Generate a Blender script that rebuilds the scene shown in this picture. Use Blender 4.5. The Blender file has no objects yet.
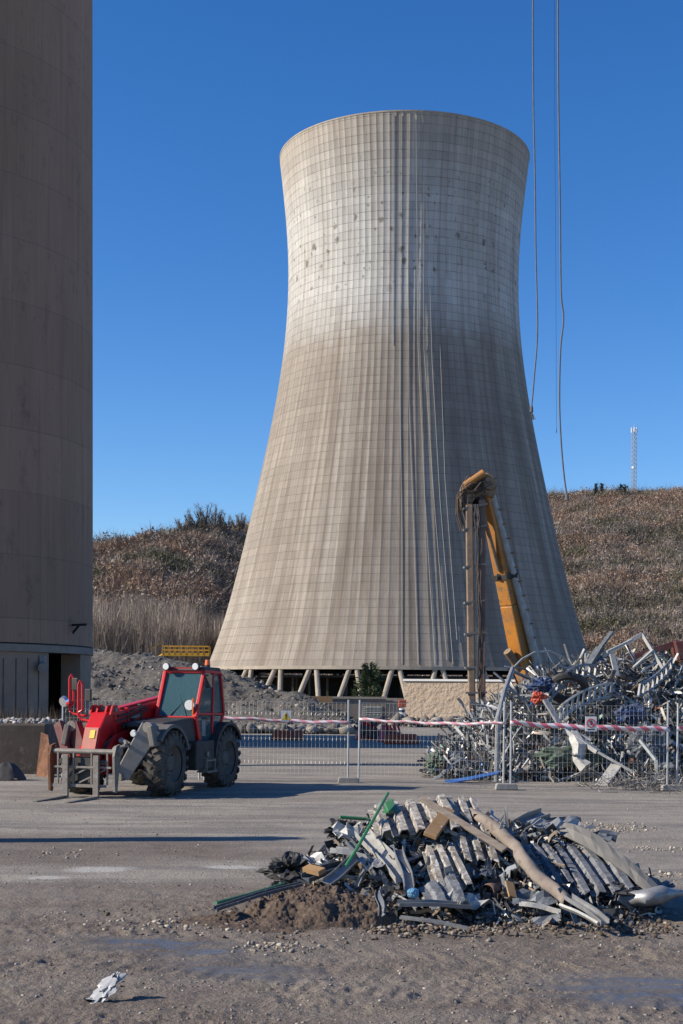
import bpy, math, random
import numpy as np
from mathutils import Vector, Matrix, Euler
random.seed(7); RNG = np.random.default_rng(11)
sc = bpy.context.scene
COL = sc.collection
F_PX, HOR, EYE, CXP = 1400.0, 690.0, 2.2, 341.5
ROLL = math.radians(.5); CR_, SR_ = math.cos(ROLL), math.sin(ROLL)
def W(px, py, Y):
    "world point seen at that place of the photograph when it stands Y metres away"
    dx, dy = px-CXP, py-HOR                     # the photograph is rolled by half a degree
    dx, dy = dx*CR_+dy*SR_, -dx*SR_+dy*CR_
    return Vector((dx*Y/F_PX, Y, EYE-dy*Y/F_PX))
def GY(py): return F_PX*EYE/(py-HOR)
def R(a): return math.radians(a)

# ------------------------------------------------------------------ materials
def nt(name):
    m = bpy.data.materials.new(name); m.use_nodes = True
    t = m.node_tree; b = t.nodes['Principled BSDF']
    return m, t, b
def node(t, kind, **kw):
    n = t.nodes.new(kind)
    for k, v in kw.items():
        if k in n.inputs: n.inputs[k].default_value = v
        else: setattr(n, k, v)
    return n
def ramp(t, fac, stops):
    r = t.nodes.new('ShaderNodeValToRGB'); t.links.new(fac, r.inputs['Fac'])
    e = r.color_ramp.elements
    while len(e) < len(stops): e.new(0.5)
    for i, (p, c) in enumerate(stops):
        e[i].position = p
        e[i].color = (c, c, c, 1) if isinstance(c, (int, float)) else (*c, 1)
    return r.outputs['Color']
def mixc(t, fac, a, b, mode='MIX'):
    n = t.nodes.new('ShaderNodeMix'); n.data_type = 'RGBA'; n.blend_type = mode
    for s, v in ((n.inputs[0], fac), (n.inputs[6], a), (n.inputs[7], b)):
        if isinstance(v, (int, float)): s.default_value = v
        elif isinstance(v, tuple): s.default_value = (*v, 1)
        else: t.links.new(v, s)
    return n.outputs[2]
def math_(t, op, a, b=0.0, clamp=False):
    n = t.nodes.new('ShaderNodeMath'); n.operation = op; n.use_clamp = clamp
    for s, v in ((n.inputs[0], a), (n.inputs[1], b)):
        if isinstance(v, (int, float)): s.default_value = v
        else: t.links.new(v, s)
    return n.outputs[0]
def noise(t, vec, scale, detail=4, rough=.55, dist=0):
    n = t.nodes.new('ShaderNodeTexNoise')
    n.inputs['Scale'].default_value = scale; n.inputs['Detail'].default_value = detail
    n.inputs['Roughness'].default_value = rough; n.inputs['Distortion'].default_value = dist
    if vec is not None: t.links.new(vec, n.inputs['Vector'])
    return n.outputs['Fac']
def mapping(t, vec, sx, sy, sz):
    n = t.nodes.new('ShaderNodeMapping'); n.inputs['Scale'].default_value = (sx, sy, sz)
    t.links.new(vec, n.inputs['Vector']); return n.outputs[0]
def bump(t, b, h, strength, dist):
    n = t.nodes.new('ShaderNodeBump'); n.inputs['Strength'].default_value = strength
    n.inputs['Distance'].default_value = dist; t.links.new(h, n.inputs['Height'])
    t.links.new(n.outputs[0], b.inputs['Normal'])
def mat(name, c1, c2=None, c3=None, scale=4, rough=.75, metal=0, bmp=0.0, spec=.4, dirt=None, stretch=(1, 1, 1), rvar=0.1):
    m, t, b = nt(name)
    tc = t.nodes.new('ShaderNodeTexCoord').outputs['Object']
    v = mapping(t, tc, *stretch)
    n1 = noise(t, v, scale, 5, .6)
    c2 = c2 or tuple(x*.7 for x in c1)
    c = ramp(t, n1, [(.32, c1), (.66, c2)])
    if c3:
        c = mixc(t, ramp(t, noise(t, v, scale*3.1, 6, .7), [(.54, 0.), (.64, 1.)]), c, c3)
    if dirt:
        c = mixc(t, ramp(t, noise(t, v, scale*.8, 6, .65, .4), [(.4, 0.), (.75, .8)]), c, dirt)
    t.links.new(c, b.inputs['Base Color'])
    rr = math_(t, 'ADD', math_(t, 'MULTIPLY', math_(t, 'SUBTRACT', n1, .5), rvar*2), rough)
    t.links.new(rr, b.inputs['Roughness'])
    b.inputs['Metallic'].default_value = metal
    b.inputs['Specular IOR Level'].default_value = spec
    if bmp: bump(t, b, noise(t, v, scale*4, 5, .65), .6, bmp)
    return m
DUST = (.21, .185, .155)
M = {}
M['red'] = mat('red_paint', (.62, .008, .014), (.50, .007, .012), scale=2, rough=.36, dirt=(.40, .035, .03))
M['dred'] = mat('dull_red_paint', (.16, .035, .035), (.10, .03, .03), (.12, .06, .04), scale=5, rough=.6, dirt=(.13, .09, .08))
M['dusty_grey'] = mat('dusty_grey_paint', (.12, .115, .11), (.075, .07, .068), scale=3, rough=.7, dirt=DUST)
M['lgrey'] = mat('light_grey_paint', (.30, .29, .27), (.22, .21, .20), scale=4, rough=.6, dirt=DUST)
M['black'] = mat('black_plastic', (.022, .022, .024), (.04, .038, .036), scale=4, rough=.6, dirt=(.08, .072, .065))
M['rubber'] = mat('tyre_rubber', (.035, .033, .031), (.06, .054, .048), scale=3, rough=.9, bmp=.01, dirt=(.17, .145, .12))
M['rim'] = mat('wheel_rim', (.15, .135, .12), (.10, .09, .08), scale=6, rough=.8, dirt=(.12, .10, .085))
M['steel'] = mat('worn_steel', (.27, .255, .235), (.17, .155, .14), (.16, .09, .055), scale=6, rough=.6, metal=.2, dirt=DUST)
M['rust'] = mat('rusty_steel', (.19, .085, .045), (.11, .055, .035), (.26, .12, .05), scale=4, rough=.9, bmp=.01)
M['galv'] = mat('galvanised_steel', (.36, .365, .37), (.22, .225, .23), (.25, .22, .19), scale=5, rough=.5, metal=.45, spec=.5)
M['galv_dark'] = mat('dull_dark_sheet', (.13, .145, .165), (.075, .085, .10), (.22, .22, .22), scale=4, rough=.55, metal=.25)
M['galv_light'] = mat('pale_sheet', (.46, .455, .43), (.31, .305, .29), (.33, .29, .24), scale=5, rough=.6, metal=.1)
M['blue'] = mat('blue_sheet', (.02, .05, .15), (.012, .03, .08), scale=4, rough=.55, dirt=(.15, .15, .16))
M['blue_cyan'] = mat('pale_blue_plastic', (.12, .30, .46), (.10, .22, .34), scale=6, rough=.5)
M['green'] = mat('green_pipe_paint', (.035, .22, .085), (.03, .15, .07), scale=5, rough=.5, dirt=(.16, .18, .13))
M['dgreen'] = mat('green_tarp', (.07, .12, .08), (.05, .08, .055), scale=5, rough=.8, dirt=(.16, .15, .13))
M['orange'] = mat('orange_paint', (.52, .21, .028), (.40, .145, .022), (.22, .13, .07), scale=1.6, rough=.45, dirt=(.26, .17, .09))
M['tan'] = mat('dirty_ochre_paint', (.33, .205, .10), (.20, .135, .085), (.10, .075, .06), scale=3, rough=.75, dirt=(.22, .17, .12))
M['redbrown'] = mat('primer_brown_paint', (.23, .12, .09), (.16, .10, .08), scale=3, rough=.75, dirt=(.2, .15, .12))
M['orange_red'] = mat('orange_red_plastic', (.50, .07, .03), (.36, .06, .03), scale=3, rough=.6, dirt=(.24, .12, .09))
M['yellow'] = mat('yellow_rail_paint', (.75, .40, .04), (.62, .32, .03), scale=3, rough=.55)
M['ochre_board'] = mat('ochre_board', (.34, .20, .09), (.26, .15, .065), (.24, .14, .07), scale=4, rough=.85, dirt=(.33, .24, .15))
M['wood'] = mat('weathered_wood', (.27, .225, .18), (.16, .13, .105), scale=6, rough=.9, stretch=(1, 1, 6))
M['tube'] = mat('dusty_brown_tube', (.27, .225, .185), (.19, .155, .13), (.14, .115, .095), scale=4, rough=.9, bmp=.006)
M['beige_sheet'] = mat('grey_beige_sheet', (.19, .18, .16), (.13, .125, .115), scale=2, rough=.7, dirt=(.23, .21, .18))
M['white'] = mat('white_plastic', (.72, .72, .70), (.6, .6, .58), scale=6, rough=.5)
M['bag'] = mat('white_plastic_bag', (.36, .365, .37), (.28, .285, .29), scale=9, rough=.45)
M['paint_white'] = mat('white_paint', (.75, .75, .72), (.68, .68, .65), scale=3, rough=.6)
M['soil'] = mat('dark_brown_soil', (.115, .08, .058), (.06, .043, .033), (.17, .13, .10), scale=9, rough=1, bmp=.03)
M['coredirt'] = mat('dark_debris_dirt', (.07, .065, .06), (.035, .033, .032), (.15, .14, .13), scale=9, rough=1, bmp=.03)
M['rock'] = mat('grey_rock', (.24, .22, .20), (.15, .14, .13), (.32, .30, .27), scale=.9, rough=.95, bmp=.02)
M['palerock'] = mat('pale_rubble', (.38, .35, .31), (.26, .24, .21), scale=4, rough=.95)
M['footing'] = mat('fence_foot_concrete', (.30, .285, .265), (.22, .21, .195), scale=6, rough=.9, bmp=.01)
M['conc_wall'] = mat('stained_wall_concrete', (.115, .09, .07), (.07, .055, .043), (.15, .12, .10), scale=.9, rough=.9, bmp=.02)
M['dark'] = mat('dark_interior', (.03, .028, .026), (.02, .019, .018), rough=.95)
M['innerc'] = mat('tower_inner_concrete', (.10, .09, .08), (.06, .055, .05), scale=.3, rough=.95)
M['leg'] = mat('tower_leg_concrete', (.38, .33, .265), (.29, .25, .20), scale=.7, rough=.9)
M['cable'] = mat('steel_cable', (.13, .13, .135), (.09, .09, .095), rough=.6)
M['pale_cable'] = mat('pale_cable', (.36, .35, .33), (.28, .275, .26), rough=.7)
M['bark'] = mat('grey_bark', (.17, .145, .125), (.11, .095, .08), scale=3, rough=.95)
M['needle'] = mat('conifer_needles', (.075, .10, .045), (.045, .068, .03), scale=2, rough=.85)
M['darkneedle'] = mat('dark_conifer_needles', (.03, .045, .025), (.02, .03, .017), scale=.5, rough=.9)
M['galvpost'] = mat('galvanised_post', (.46, .47, .47), (.36, .37, .375), scale=8, rough=.5, metal=.4)
M['teal'] = mat('louvre_paint', (.36, .38, .37), (.30, .32, .31), scale=3, rough=.7)
M['plaster'] = mat('brown_grey_plaster', (.27, .225, .185), (.21, .175, .145), scale=1.5, rough=.9, bmp=.01)

def glass_mat(name, tint, rough=.06):
    m, t, b = nt(name)
    b.inputs['Base Color'].default_value = (*tint, 1); b.inputs['Roughness'].default_value = rough
    b.inputs['Transmission Weight'].default_value = .75; b.inputs['IOR'].default_value = 1.3
    b.inputs['Specular IOR Level'].default_value = .7
    return m
M['glass'] = glass_mat('tinted_cab_glass', (.17, .33, .37))
def plain(name, c, rough=.5, metal=0):
    m, t, b = nt(name); b.inputs['Base Color'].default_value = (*c, 1)
    b.inputs['Roughness'].default_value = rough; b.inputs['Metallic'].default_value = metal
    return m
M['mirror'] = plain('mirror_glass', (.8, .82, .84), .08, .9)
M['lamp'] = plain('lamp_lens', (.75, .76, .74), .2)
M['beacon'] = plain('orange_beacon', (.75, .14, .02), .3)
M['signyellow'] = plain('sign_yellow', (.78, .50, .03), .5)
M['signred'] = plain('sign_red', (.55, .02, .03), .5)
M['signblack'] = plain('sign_black', (.02, .02, .02), .5)

# striped tape
def tape_mat(nm='red_white_tape', fade=.25):
    m, t, b = nt(nm)
    uv = t.nodes.new('ShaderNodeUVMap').outputs[0]
    s = t.nodes.new('ShaderNodeSeparateXYZ'); t.links.new(uv, s.inputs[0])
    a = math_(t, 'ADD', s.outputs[0], math_(t, 'MULTIPLY', s.outputs[1], .45))
    f = math_(t, 'FRACT', a)
    g = math_(t, 'GREATER_THAN', f, .5)
    c = mixc(t, g, (.72, .70, .71), (.62, .07, .12))
    c = mixc(t, fade, c, (.50, .40, .43))
    t.links.new(c, b.inputs['Base Color']); b.inputs['Roughness'].default_value = .5
    return m
M['tape'] = tape_mat(); M['tape_faded'] = tape_mat('faded_tape', .55)

def tower_mat():
    m, t, b = nt('tower_concrete')
    L = t.links
    uv = t.nodes.new('ShaderNodeUVMap').outputs[0]
    s = t.nodes.new('ShaderNodeSeparateXYZ'); L.new(uv, s.inputs[0])
    u, v = s.outputs[0], s.outputs[1]                    # u: panels round, v: lifts up
    fu = math_(t, 'FLOOR', u); fv = math_(t, 'FLOOR', v)
    cb = t.nodes.new('ShaderNodeCombineXYZ'); L.new(fu, cb.inputs[0]); L.new(fv, cb.inputs[1])
    wn = t.nodes.new('ShaderNodeTexWhiteNoise'); wn.noise_dimensions = '3D'; L.new(cb.outputs[0], wn.inputs['Vector'])
    cl = t.nodes.new('ShaderNodeCombineXYZ'); L.new(fv, cl.inputs[1]); cl.inputs[0].default_value = 3.3
    wl = t.nodes.new('ShaderNodeTexWhiteNoise'); wl.noise_dimensions = '3D'; L.new(cl.outputs[0], wl.inputs['Vector'])
    big = noise(t, mapping(t, uv, .10, .07, 1), 1, 6, .65)
    fine = noise(t, mapping(t, uv, 5, 4, 1), 1, 6, .7)
    low = ramp(t, big, [(.3, (.255, .222, .186)), (.7, (.33, .292, .248))])
    up = ramp(t, big, [(.3, (.42, .412, .388)), (.7, (.55, .54, .51))])
    edge = math_(t, 'ADD', v, math_(t, 'MULTIPLY', math_(t, 'SUBTRACT', wn.outputs[0], .5), .9))
    edge = math_(t, 'ADD', edge, math_(t, 'MULTIPLY', math_(t, 'SUBTRACT', noise(t, mapping(t, uv, .25, .1, 1), 1, 4, .6), .5), 3.4))
    edge = math_(t, 'DIVIDE', edge, 70.0)
    c = mixc(t, ramp(t, edge, [(.622, 0.), (.650, .55), (.70, 1.)]), low, up)
    c = mixc(t, ramp(t, edge, [(.86, 0.), (1.0, .75)]), c, (.34, .285, .225))
    tone = math_(t, 'ADD', math_(t, 'MULTIPLY', wn.outputs[0], .10), math_(t, 'MULTIPLY', wl.outputs[0], .13))
    tone = math_(t, 'ADD', tone, math_(t, 'MULTIPLY', fine, .22)); tone = math_(t, 'ADD', tone, .76)
    k = t.nodes.new('ShaderNodeCombineXYZ')
    for i in range(3): L.new(tone, k.inputs[i])
    c = mixc(t, 1.0, c, k.outputs[0], 'MULTIPLY')
    lowm = ramp(t, edge, [(.45, 1.), (.7, .45)])
    def streaks(su, sv, lo, hi, amt, col, c, msk=None, off=0):
        mp = t.nodes.new('ShaderNodeMapping'); mp.inputs['Scale'].default_value = (su, sv, 1); mp.inputs['Location'].default_value = (off, off*.37, off)
        L.new(uv, mp.inputs['Vector'])
        f = ramp(t, noise(t, mp.outputs[0], 1, 6, .72, .15), [(lo, 0.), (hi, amt)])
        if msk is not None: f = math_(t, 'MULTIPLY', f, msk)
        return mixc(t, f, c, col)
    c = streaks(.28, .02, .48, .68, .5, (.47, .43, .355), c)
    c = streaks(.42, .03, .46, .62, .75, (.185, .15, .12), c, lowm, 3)
    c = streaks(1.3, .04, .47, .66, .7, (.17, .14, .112), c, lowm, 7)
    c = streaks(2.4, .10, .60, .70, .6, (.12, .10, .085), c, None, 11)
    c = streaks(1.6, .16, .66, .72, .75, (.075, .068, .062), c, None, 17)
    c = streaks(3.5, .25, .62, .72, .5, (.50, .48, .43), c, None, 23)
    # dark repair spots, uneven in size and outline
    wob = t.nodes.new('ShaderNodeTexNoise'); wob.inputs['Scale'].default_value = 1.3; L.new(uv, wob.inputs['Vector'])
    wv = t.nodes.new('ShaderNodeVectorMath'); wv.operation = 'SCALE'; wv.inputs['Scale'].default_value = .8; L.new(wob.outputs['Color'], wv.inputs[0])
    wa = t.nodes.new('ShaderNodeVectorMath'); wa.operation = 'ADD'; L.new(uv, wa.inputs[0]); L.new(wv.outputs[0], wa.inputs[1])
    band = ramp(t, edge, [(.68, 0.), (.74, 1.), (.87, 1.), (.95, 0.)])
    for sx, sy, lo, hi in ((.55, .62, .10, .24), (.95, 1.05, .08, .2)):
        vo = t.nodes.new('ShaderNodeTexVoronoi'); vo.inputs['Scale'].default_value = 1.0; vo.inputs['Randomness'].default_value = 1
        L.new(mapping(t, wa.outputs[0], sx, sy, 1), vo.inputs['Vector'])
        sepc = t.nodes.new('ShaderNodeSeparateColor'); L.new(vo.outputs['Color'], sepc.inputs[0])
        size = math_(t, 'MULTIPLY', sepc.outputs[1], .22)
        spot = ramp(t, math_(t, 'ADD', math_(t, 'ADD', vo.outputs['Distance'], size), math_(t, 'MULTIPLY', math_(t, 'SUBTRACT', fine, .5), .35)), [(lo+.1, 1.), (hi+.12, 0.)])
        sel = ramp(t, sepc.outputs[0], [(.4, 0.), (.6, .8)])
        c = mixc(t, math_(t, 'MULTIPLY', math_(t, 'MULTIPLY', spot, band), sel), c, (.13, .105, .085))
    fr = math_(t, 'FRACT', v)
    jt = ramp(t, fr, [(.0, 1.), (.10, 0.), (.92, 0.), (1., 1.)])
    fr2 = math_(t, 'FRACT', math_(t, 'MULTIPLY', v, 5.0))
    jt2 = math_(t, 'MULTIPLY', ramp(t, fr2, [(.0, 1.), (.25, 0.), (.8, 0.), (1., 1.)]), .34)
    j = math_(t, 'MAXIMUM', math_(t, 'MULTIPLY', jt, .9), jt2)
    jn = ramp(t, noise(t, mapping(t, uv, .4, .4, 1), 1, 5, .7), [(.35, .35), (.6, 1.)])
    j = math_(t, 'MULTIPLY', j, jn)
    c = mixc(t, math_(t, 'MULTIPLY', j, .8), c, (.12, .10, .085))
    fuu = math_(t, 'FRACT', u)
    ju = ramp(t, fuu, [(.0, .5), (.06, .22), (.11, 0.), (.94, 0.), (1., .5)])
    c = mixc(t, math_(t, 'MULTIPLY', ju, jn), c, (.13, .112, .095))
    L.new(c, b.inputs['Base Color']); b.inputs['Roughness'].default_value = .92
    b.inputs['Specular IOR Level'].default_value = .2
    bump(t, b, math_(t, 'SUBTRACT', fine, j), .5, .05)
    return m
M['tower'] = tower_mat()

def chimney_mat():
    m, t, b = nt('chimney_concrete')
    L = t.links
    tc = t.nodes.new('ShaderNodeTexCoord').outputs['Object']
    s = t.nodes.new('ShaderNodeSeparateXYZ'); L.new(tc, s.inputs[0])
    a = noise(t, mapping(t, tc, .35, .35, .05), 1, 5, .6)
    st = noise(t, mapping(t, tc, 3, 3, .08), 1, 5, .7)
    c = ramp(t, a, [(.3, (.39, .245, .165)), (.7, (.30, .185, .125))])
    c = mixc(t, ramp(t, st, [(.5, 0.), (.75, .5)]), c, (.16, .10, .07))
    z = math_(t, 'DIVIDE', s.outputs[2], 2.4)
    wl = t.nodes.new('ShaderNodeTexWhiteNoise'); wl.noise_dimensions = '1D'; L.new(math_(t, 'FLOOR', z), wl.inputs['W'])
    c = mixc(t, math_(t, 'MULTIPLY', wl.outputs[0], .28), c, (.15, .095, .066))
    j = ramp(t, math_(t, 'FRACT', z), [(0., 1.), (.03, 0.)])
    c = mixc(t, math_(t, 'MULTIPLY', j, .5), c, (.12, .09, .07))
    L.new(c, b.inputs['Base Color']); b.inputs['Roughness'].default_value = .95
    c = mixc(t, ramp(t, noise(t, mapping(t, tc, 1.2, 1.2, .9), 1, 7, .75), [(.55, 0.), (.7, .55)]), c, (.12, .08, .06)); c = mixc(t, ramp(t, noise(t, mapping(t, tc, 6, 6, .25), 1, 4, .6), [(.35, .22), (.5, 0.)]), c, (.38, .28, .21)); L.new(c, b.inputs['Base Color'])
    bump(t, b, noise(t, mapping(t, tc, 7, 7, .7), 1, 6, .7), .9, .07)
    return m
M['chimney'] = chimney_mat()

def stone_mat():
    m, t, b = nt('rough_beige_render'); tc = t.nodes.new('ShaderNodeTexCoord').outputs['Object']
    a = noise(t, tc, 2.2, 6, .7)
    c = ramp(t, a, [(.3, (.40, .31, .225)), (.7, (.50, .40, .30))])
    t.links.new(c, b.inputs['Base Color']); b.inputs['Roughness'].default_value = .95
    bump(t, b, noise(t, tc, 3.5, 5, .6), .9, .14)
    return m
M['stone'] = stone_mat()

def ground_mat():
    m, t, b = nt('yard_ground'); L = t.links
    tc = t.nodes.new('ShaderNodeTexCoord').outputs['Object']
    at = t.nodes.new('ShaderNodeVertexColor'); at.layer_name = 'mask'
    s = t.nodes.new('ShaderNodeSeparateColor'); L.new(at.outputs['Color'], s.inputs[0])
    n1 = noise(t, tc, .35, 6, .65); n2 = noise(t, tc, 3.0, 6, .7); n3 = noise(t, tc, 28, 4, .7); n4 = noise(t, mapping(t, tc, .35, 1.8, 1), .8, 6, .65)
    dry = ramp(t, n1, [(.35, (.25, .222, .184)), (.65, (.325, .29, .243))])
    dry = mixc(t, ramp(t, n4, [(.44, 0.), (.58, .75)]), dry, (.15, .135, .12))
    mud = ramp(t, n2, [(.35, (.108, .083, .064)), (.65, (.165, .132, .105))])
    mud = mixc(t, ramp(t, noise(t, mapping(t, tc, .3, .9, 1), 1, 5, .6, .5), [(.4, 0.), (.62, .75)]), mud, (.20, .17, .14))
    mk = ramp(t, math_(t, 'ADD', s.outputs[0], math_(t, 'MULTIPLY', math_(t, 'SUBTRACT', n2, .5), .7)), [(.3, 0.), (.7, 1.)])
    c = mixc(t, mk, dry, mud)
    ck = ramp(t, math_(t, 'ADD', s.outputs[2], math_(t, 'MULTIPLY', math_(t, 'SUBTRACT', n2, .5), .8)), [(.45, 0.), (.8, .8)])
    c = mixc(t, ck, c, (.47, .45, .415))
    c = mixc(t, ramp(t, n3, [(.3, .0), (.5, 0.), (.72, .55)]), c, (.32, .29, .25))
    c = mixc(t, ramp(t, n3, [(.28, .6), (.45, 0.)]), c, (.085, .07, .058))
    n5 = noise(t, mapping(t, tc, 1.2, 3.6, 1), 1.6, 6, .7, .3)
    wk = math_(t, 'MULTIPLY', ramp(t, s.outputs[1], [(.05, 0.), (.7, 1.)]), ramp(t, n5, [(.36, 0.), (.54, 1.)]))
    c = mixc(t, math_(t, 'MULTIPLY', wk, .6), c, (.075, .075, .07))
    L.new(c, b.inputs['Base Color'])
    L.new(ramp(t, wk, [(0, .93), (1, .17)]), b.inputs['Roughness'])
    b.inputs['Specular IOR Level'].default_value = .5
    hb = math_(t, 'ADD', n3, math_(t, 'MULTIPLY', n2, 1.5))
    bn = t.nodes.new('ShaderNodeBump'); bn.inputs['Distance'].default_value = .03
    L.new(math_(t, 'SUBTRACT', 1.0, math_(t, 'MULTIPLY', wk, .8)), bn.inputs['Strength'])
    L.new(hb, bn.inputs['Height']); L.new(bn.outputs[0], b.inputs['Normal'])
    return m
M['ground'] = ground_mat()

def attr_mat(name, rough=.95):
    m, t, b = nt(name)
    at = t.nodes.new('ShaderNodeVertexColor'); at.layer_name = 'tint'
    t.links.new(at.outputs['Color'], b.inputs['Base Color']); b.inputs['Roughness'].default_value = rough
    b.inputs['Specular IOR Level'].default_value = .15
    return m
M['veg'] = attr_mat('bare_scrub')
def mound_mat():
    m, t, b = nt('mound_gravel'); tc = t.nodes.new('ShaderNodeTexCoord').outputs['Object']
    a = noise(t, tc, .35, 6, .7); d = noise(t, tc, 3.2, 6, .75)
    c = ramp(t, a, [(.35, (.12, .11, .098)), (.65, (.17, .155, .138))])
    c = mixc(t, ramp(t, d, [(.52, 0.), (.68, .9)]), c, (.29, .27, .24))
    c = mixc(t, ramp(t, d, [(.3, .9), (.48, 0.)]), c, (.06, .055, .05))
    t.links.new(c, b.inputs['Base Color']); b.inputs['Roughness'].default_value = .97
    bump(t, b, d, 1, .35); return m
M['mound'] = mound_mat()
def hill_mat():
    m, t, b = nt('hill_soil'); tc = t.nodes.new('ShaderNodeTexCoord').outputs['Object']
    a = noise(t, tc, .02, 6, .7)
    c = ramp(t, a, [(.35, (.13, .10, .08)), (.5, (.10, .085, .07)), (.65, (.16, .115, .085))])
    t.links.new(c, b.inputs['Base Color']); b.inputs['Roughness'].default_value = 1
    return m
M['hill'] = hill_mat()

# ------------------------------------------------------------------ object helpers
def tag(o, label=None, cat=None, group=None, kind=None):
    if label: o['label'] = label
    if cat: o['category'] = cat
    if group: o['group'] = group
    if kind: o['kind'] = kind
    return o
def empty(name, loc, rz=0, label=None, cat=None, group=None):
    o = bpy.data.objects.new(name, None); COL.objects.link(o)
    o.location = loc; o.rotation_euler = (0, 0, rz); o.empty_display_size = .2
    return tag(o, label, cat, group)
def frame_of(d, roll=0):
    d = Vector(d).normalized()
    up = Vector((0, 0, 1)) if abs(d.z) < .95 else Vector((0, 1, 0))
    s = d.cross(up).normalized(); u = s.cross(d).normalized()
    if roll:
        q = Matrix.Rotation(roll, 3, d); s = q @ s; u = q @ u
    return d, s, u
class MB:
    def __init__(s): s.v = []; s.f = []; s.uv = {}
    def add(s, vs, fs):
        n = len(s.v); s.v += [Vector(p) for p in vs]; s.f += [tuple(i+n for i in f) for f in fs]; return s
    def box(s, c, d, rot=None):
        c = Vector(c); h = Vector(d)/2; pts = []
        for x in (-1, 1):
            for y in (-1, 1):
                for z in (-1, 1):
                    p = Vector((x*h.x, y*h.y, z*h.z))
                    if rot is not None: p = rot @ p
                    pts.append(c+p)
        return s.add(pts, [(0, 1, 3, 2), (4, 6, 7, 5), (0, 4, 5, 1), (2, 3, 7, 6), (0, 2, 6, 4), (1, 5, 7, 3)])
    def bar(s, p0, p1, w, h, roll=0, w1=None, h1=None):
        p0 = Vector(p0); p1 = Vector(p1); d, a, u = frame_of(p1-p0, roll); pts = []
        for p, ww, hh in ((p0, w, h), (p1, w1 or w, h1 or h)):
            for i, j in ((-1, -1), (1, -1), (1, 1), (-1, 1)): pts.append(p+a*(i*ww/2)+u*(j*hh/2))
        return s.add(pts, [(3, 2, 1, 0), (4, 5, 6, 7), (0, 1, 5, 4), (1, 2, 6, 5), (2, 3, 7, 6), (3, 0, 4, 7)])
    def cyl(s, p0, p1, r0, r1=None, n=14):
        r1 = r0 if r1 is None else r1
        p0 = Vector(p0); p1 = Vector(p1); d, a, u = frame_of(p1-p0); pts = []
        for p, r in ((p0, r0), (p1, r1)):
            for i in range(n):
                t = 2*math.pi*i/n; pts.append(p+a*(r*math.cos(t))+u*(r*math.sin(t)))
        return s.add(pts, [(i, (i+1) % n, n+(i+1) % n, n+i) for i in range(n)]+[tuple(range(n))[::-1], tuple(range(n, 2*n))])
    def tube(s, pts, r, n=8, open_=False, r_in=None):
        pts = [Vector(p) for p in pts]; rings = []
        rs = r if isinstance(r, (list, tuple)) else [r]*len(pts)
        pa = None
        for i, p in enumerate(pts):
            d = (pts[min(i+1, len(pts)-1)]-pts[max(i-1, 0)]).normalized()
            if pa is None: _, a, u = frame_of(d)
            else:
                a = (pa-d*pa.dot(d)).normalized(); u = a.cross(d)*-1
            pa = a; u = d.cross(a)
            rings += [p+a*(rs[i]*math.cos(2*math.pi*k/n))+u*(rs[i]*math.sin(2*math.pi*k/n)) for k in range(n)]
        fs = []
        for i in range(len(pts)-1):
            for k in range(n): fs.append((i*n+k, i*n+(k+1) % n, (i+1)*n+(k+1) % n, (i+1)*n+k))
        if not open_: fs += [tuple(range(n))[::-1], tuple(range((len(pts)-1)*n, len(pts)*n))]
        return s.add(rings, fs)
    def prism(s, poly, axis, a0, a1):
        "poly of (p,q) pairs; axis y: (x,z); axis x: (y,z); axis z: (x,y)"
        def mk(p, q, a): return {'y': (p, a, q), 'x': (a, p, q), 'z': (p, q, a)}[axis]
        n = len(poly); pts = [mk(p, q, a0) for p, q in poly]+[mk(p, q, a1) for p, q in poly]
        return s.add(pts, [tuple(range(n))[::-1], tuple(range(n, 2*n))]+[(i, (i+1) % n, n+(i+1) % n, n+i) for i in range(n)])
    def grid(s, rows):
        n = len(rows[0]); pts = [p for r in rows for p in r]
        return s.add(pts, [(i*n+j, i*n+j+1, (i+1)*n+j+1, (i+1)*n+j) for i in range(len(rows)-1) for j in range(n-1)])
    def build(s, name, m, parent=None, bevel=0, smooth=False, solid=0, recentre=True):
        me = bpy.data.meshes.new(name)
        v = s.v; off = Vector((0, 0, 0))
        if parent is None and recentre:
            off = Vector((sum(p.x for p in v)/len(v), sum(p.y for p in v)/len(v), min(p.z for p in v)))
            v = [p-off for p in v]
        me.from_pydata([tuple(p) for p in v], [], s.f); me.validate()
        if smooth:
            me.polygons.foreach_set('use_smooth', [True]*len(me.polygons))
            try: me.set_sharp_from_angle(angle=R(35))
            except Exception: pass
        me.materials.append(M[m] if isinstance(m, str) else m)
        o = bpy.data.objects.new(name, me); COL.objects.link(o)
        if parent is not None: o.parent = parent
        else: o.location = off
        if solid:
            md = o.modifiers.new('thickness', 'SOLIDIFY'); md.thickness = solid; md.offset = 0
        if bevel:
            md = o.modifiers.new('bevel', 'BEVEL'); md.width = bevel; md.segments = 2; md.limit_method = 'ANGLE'
        return o
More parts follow.
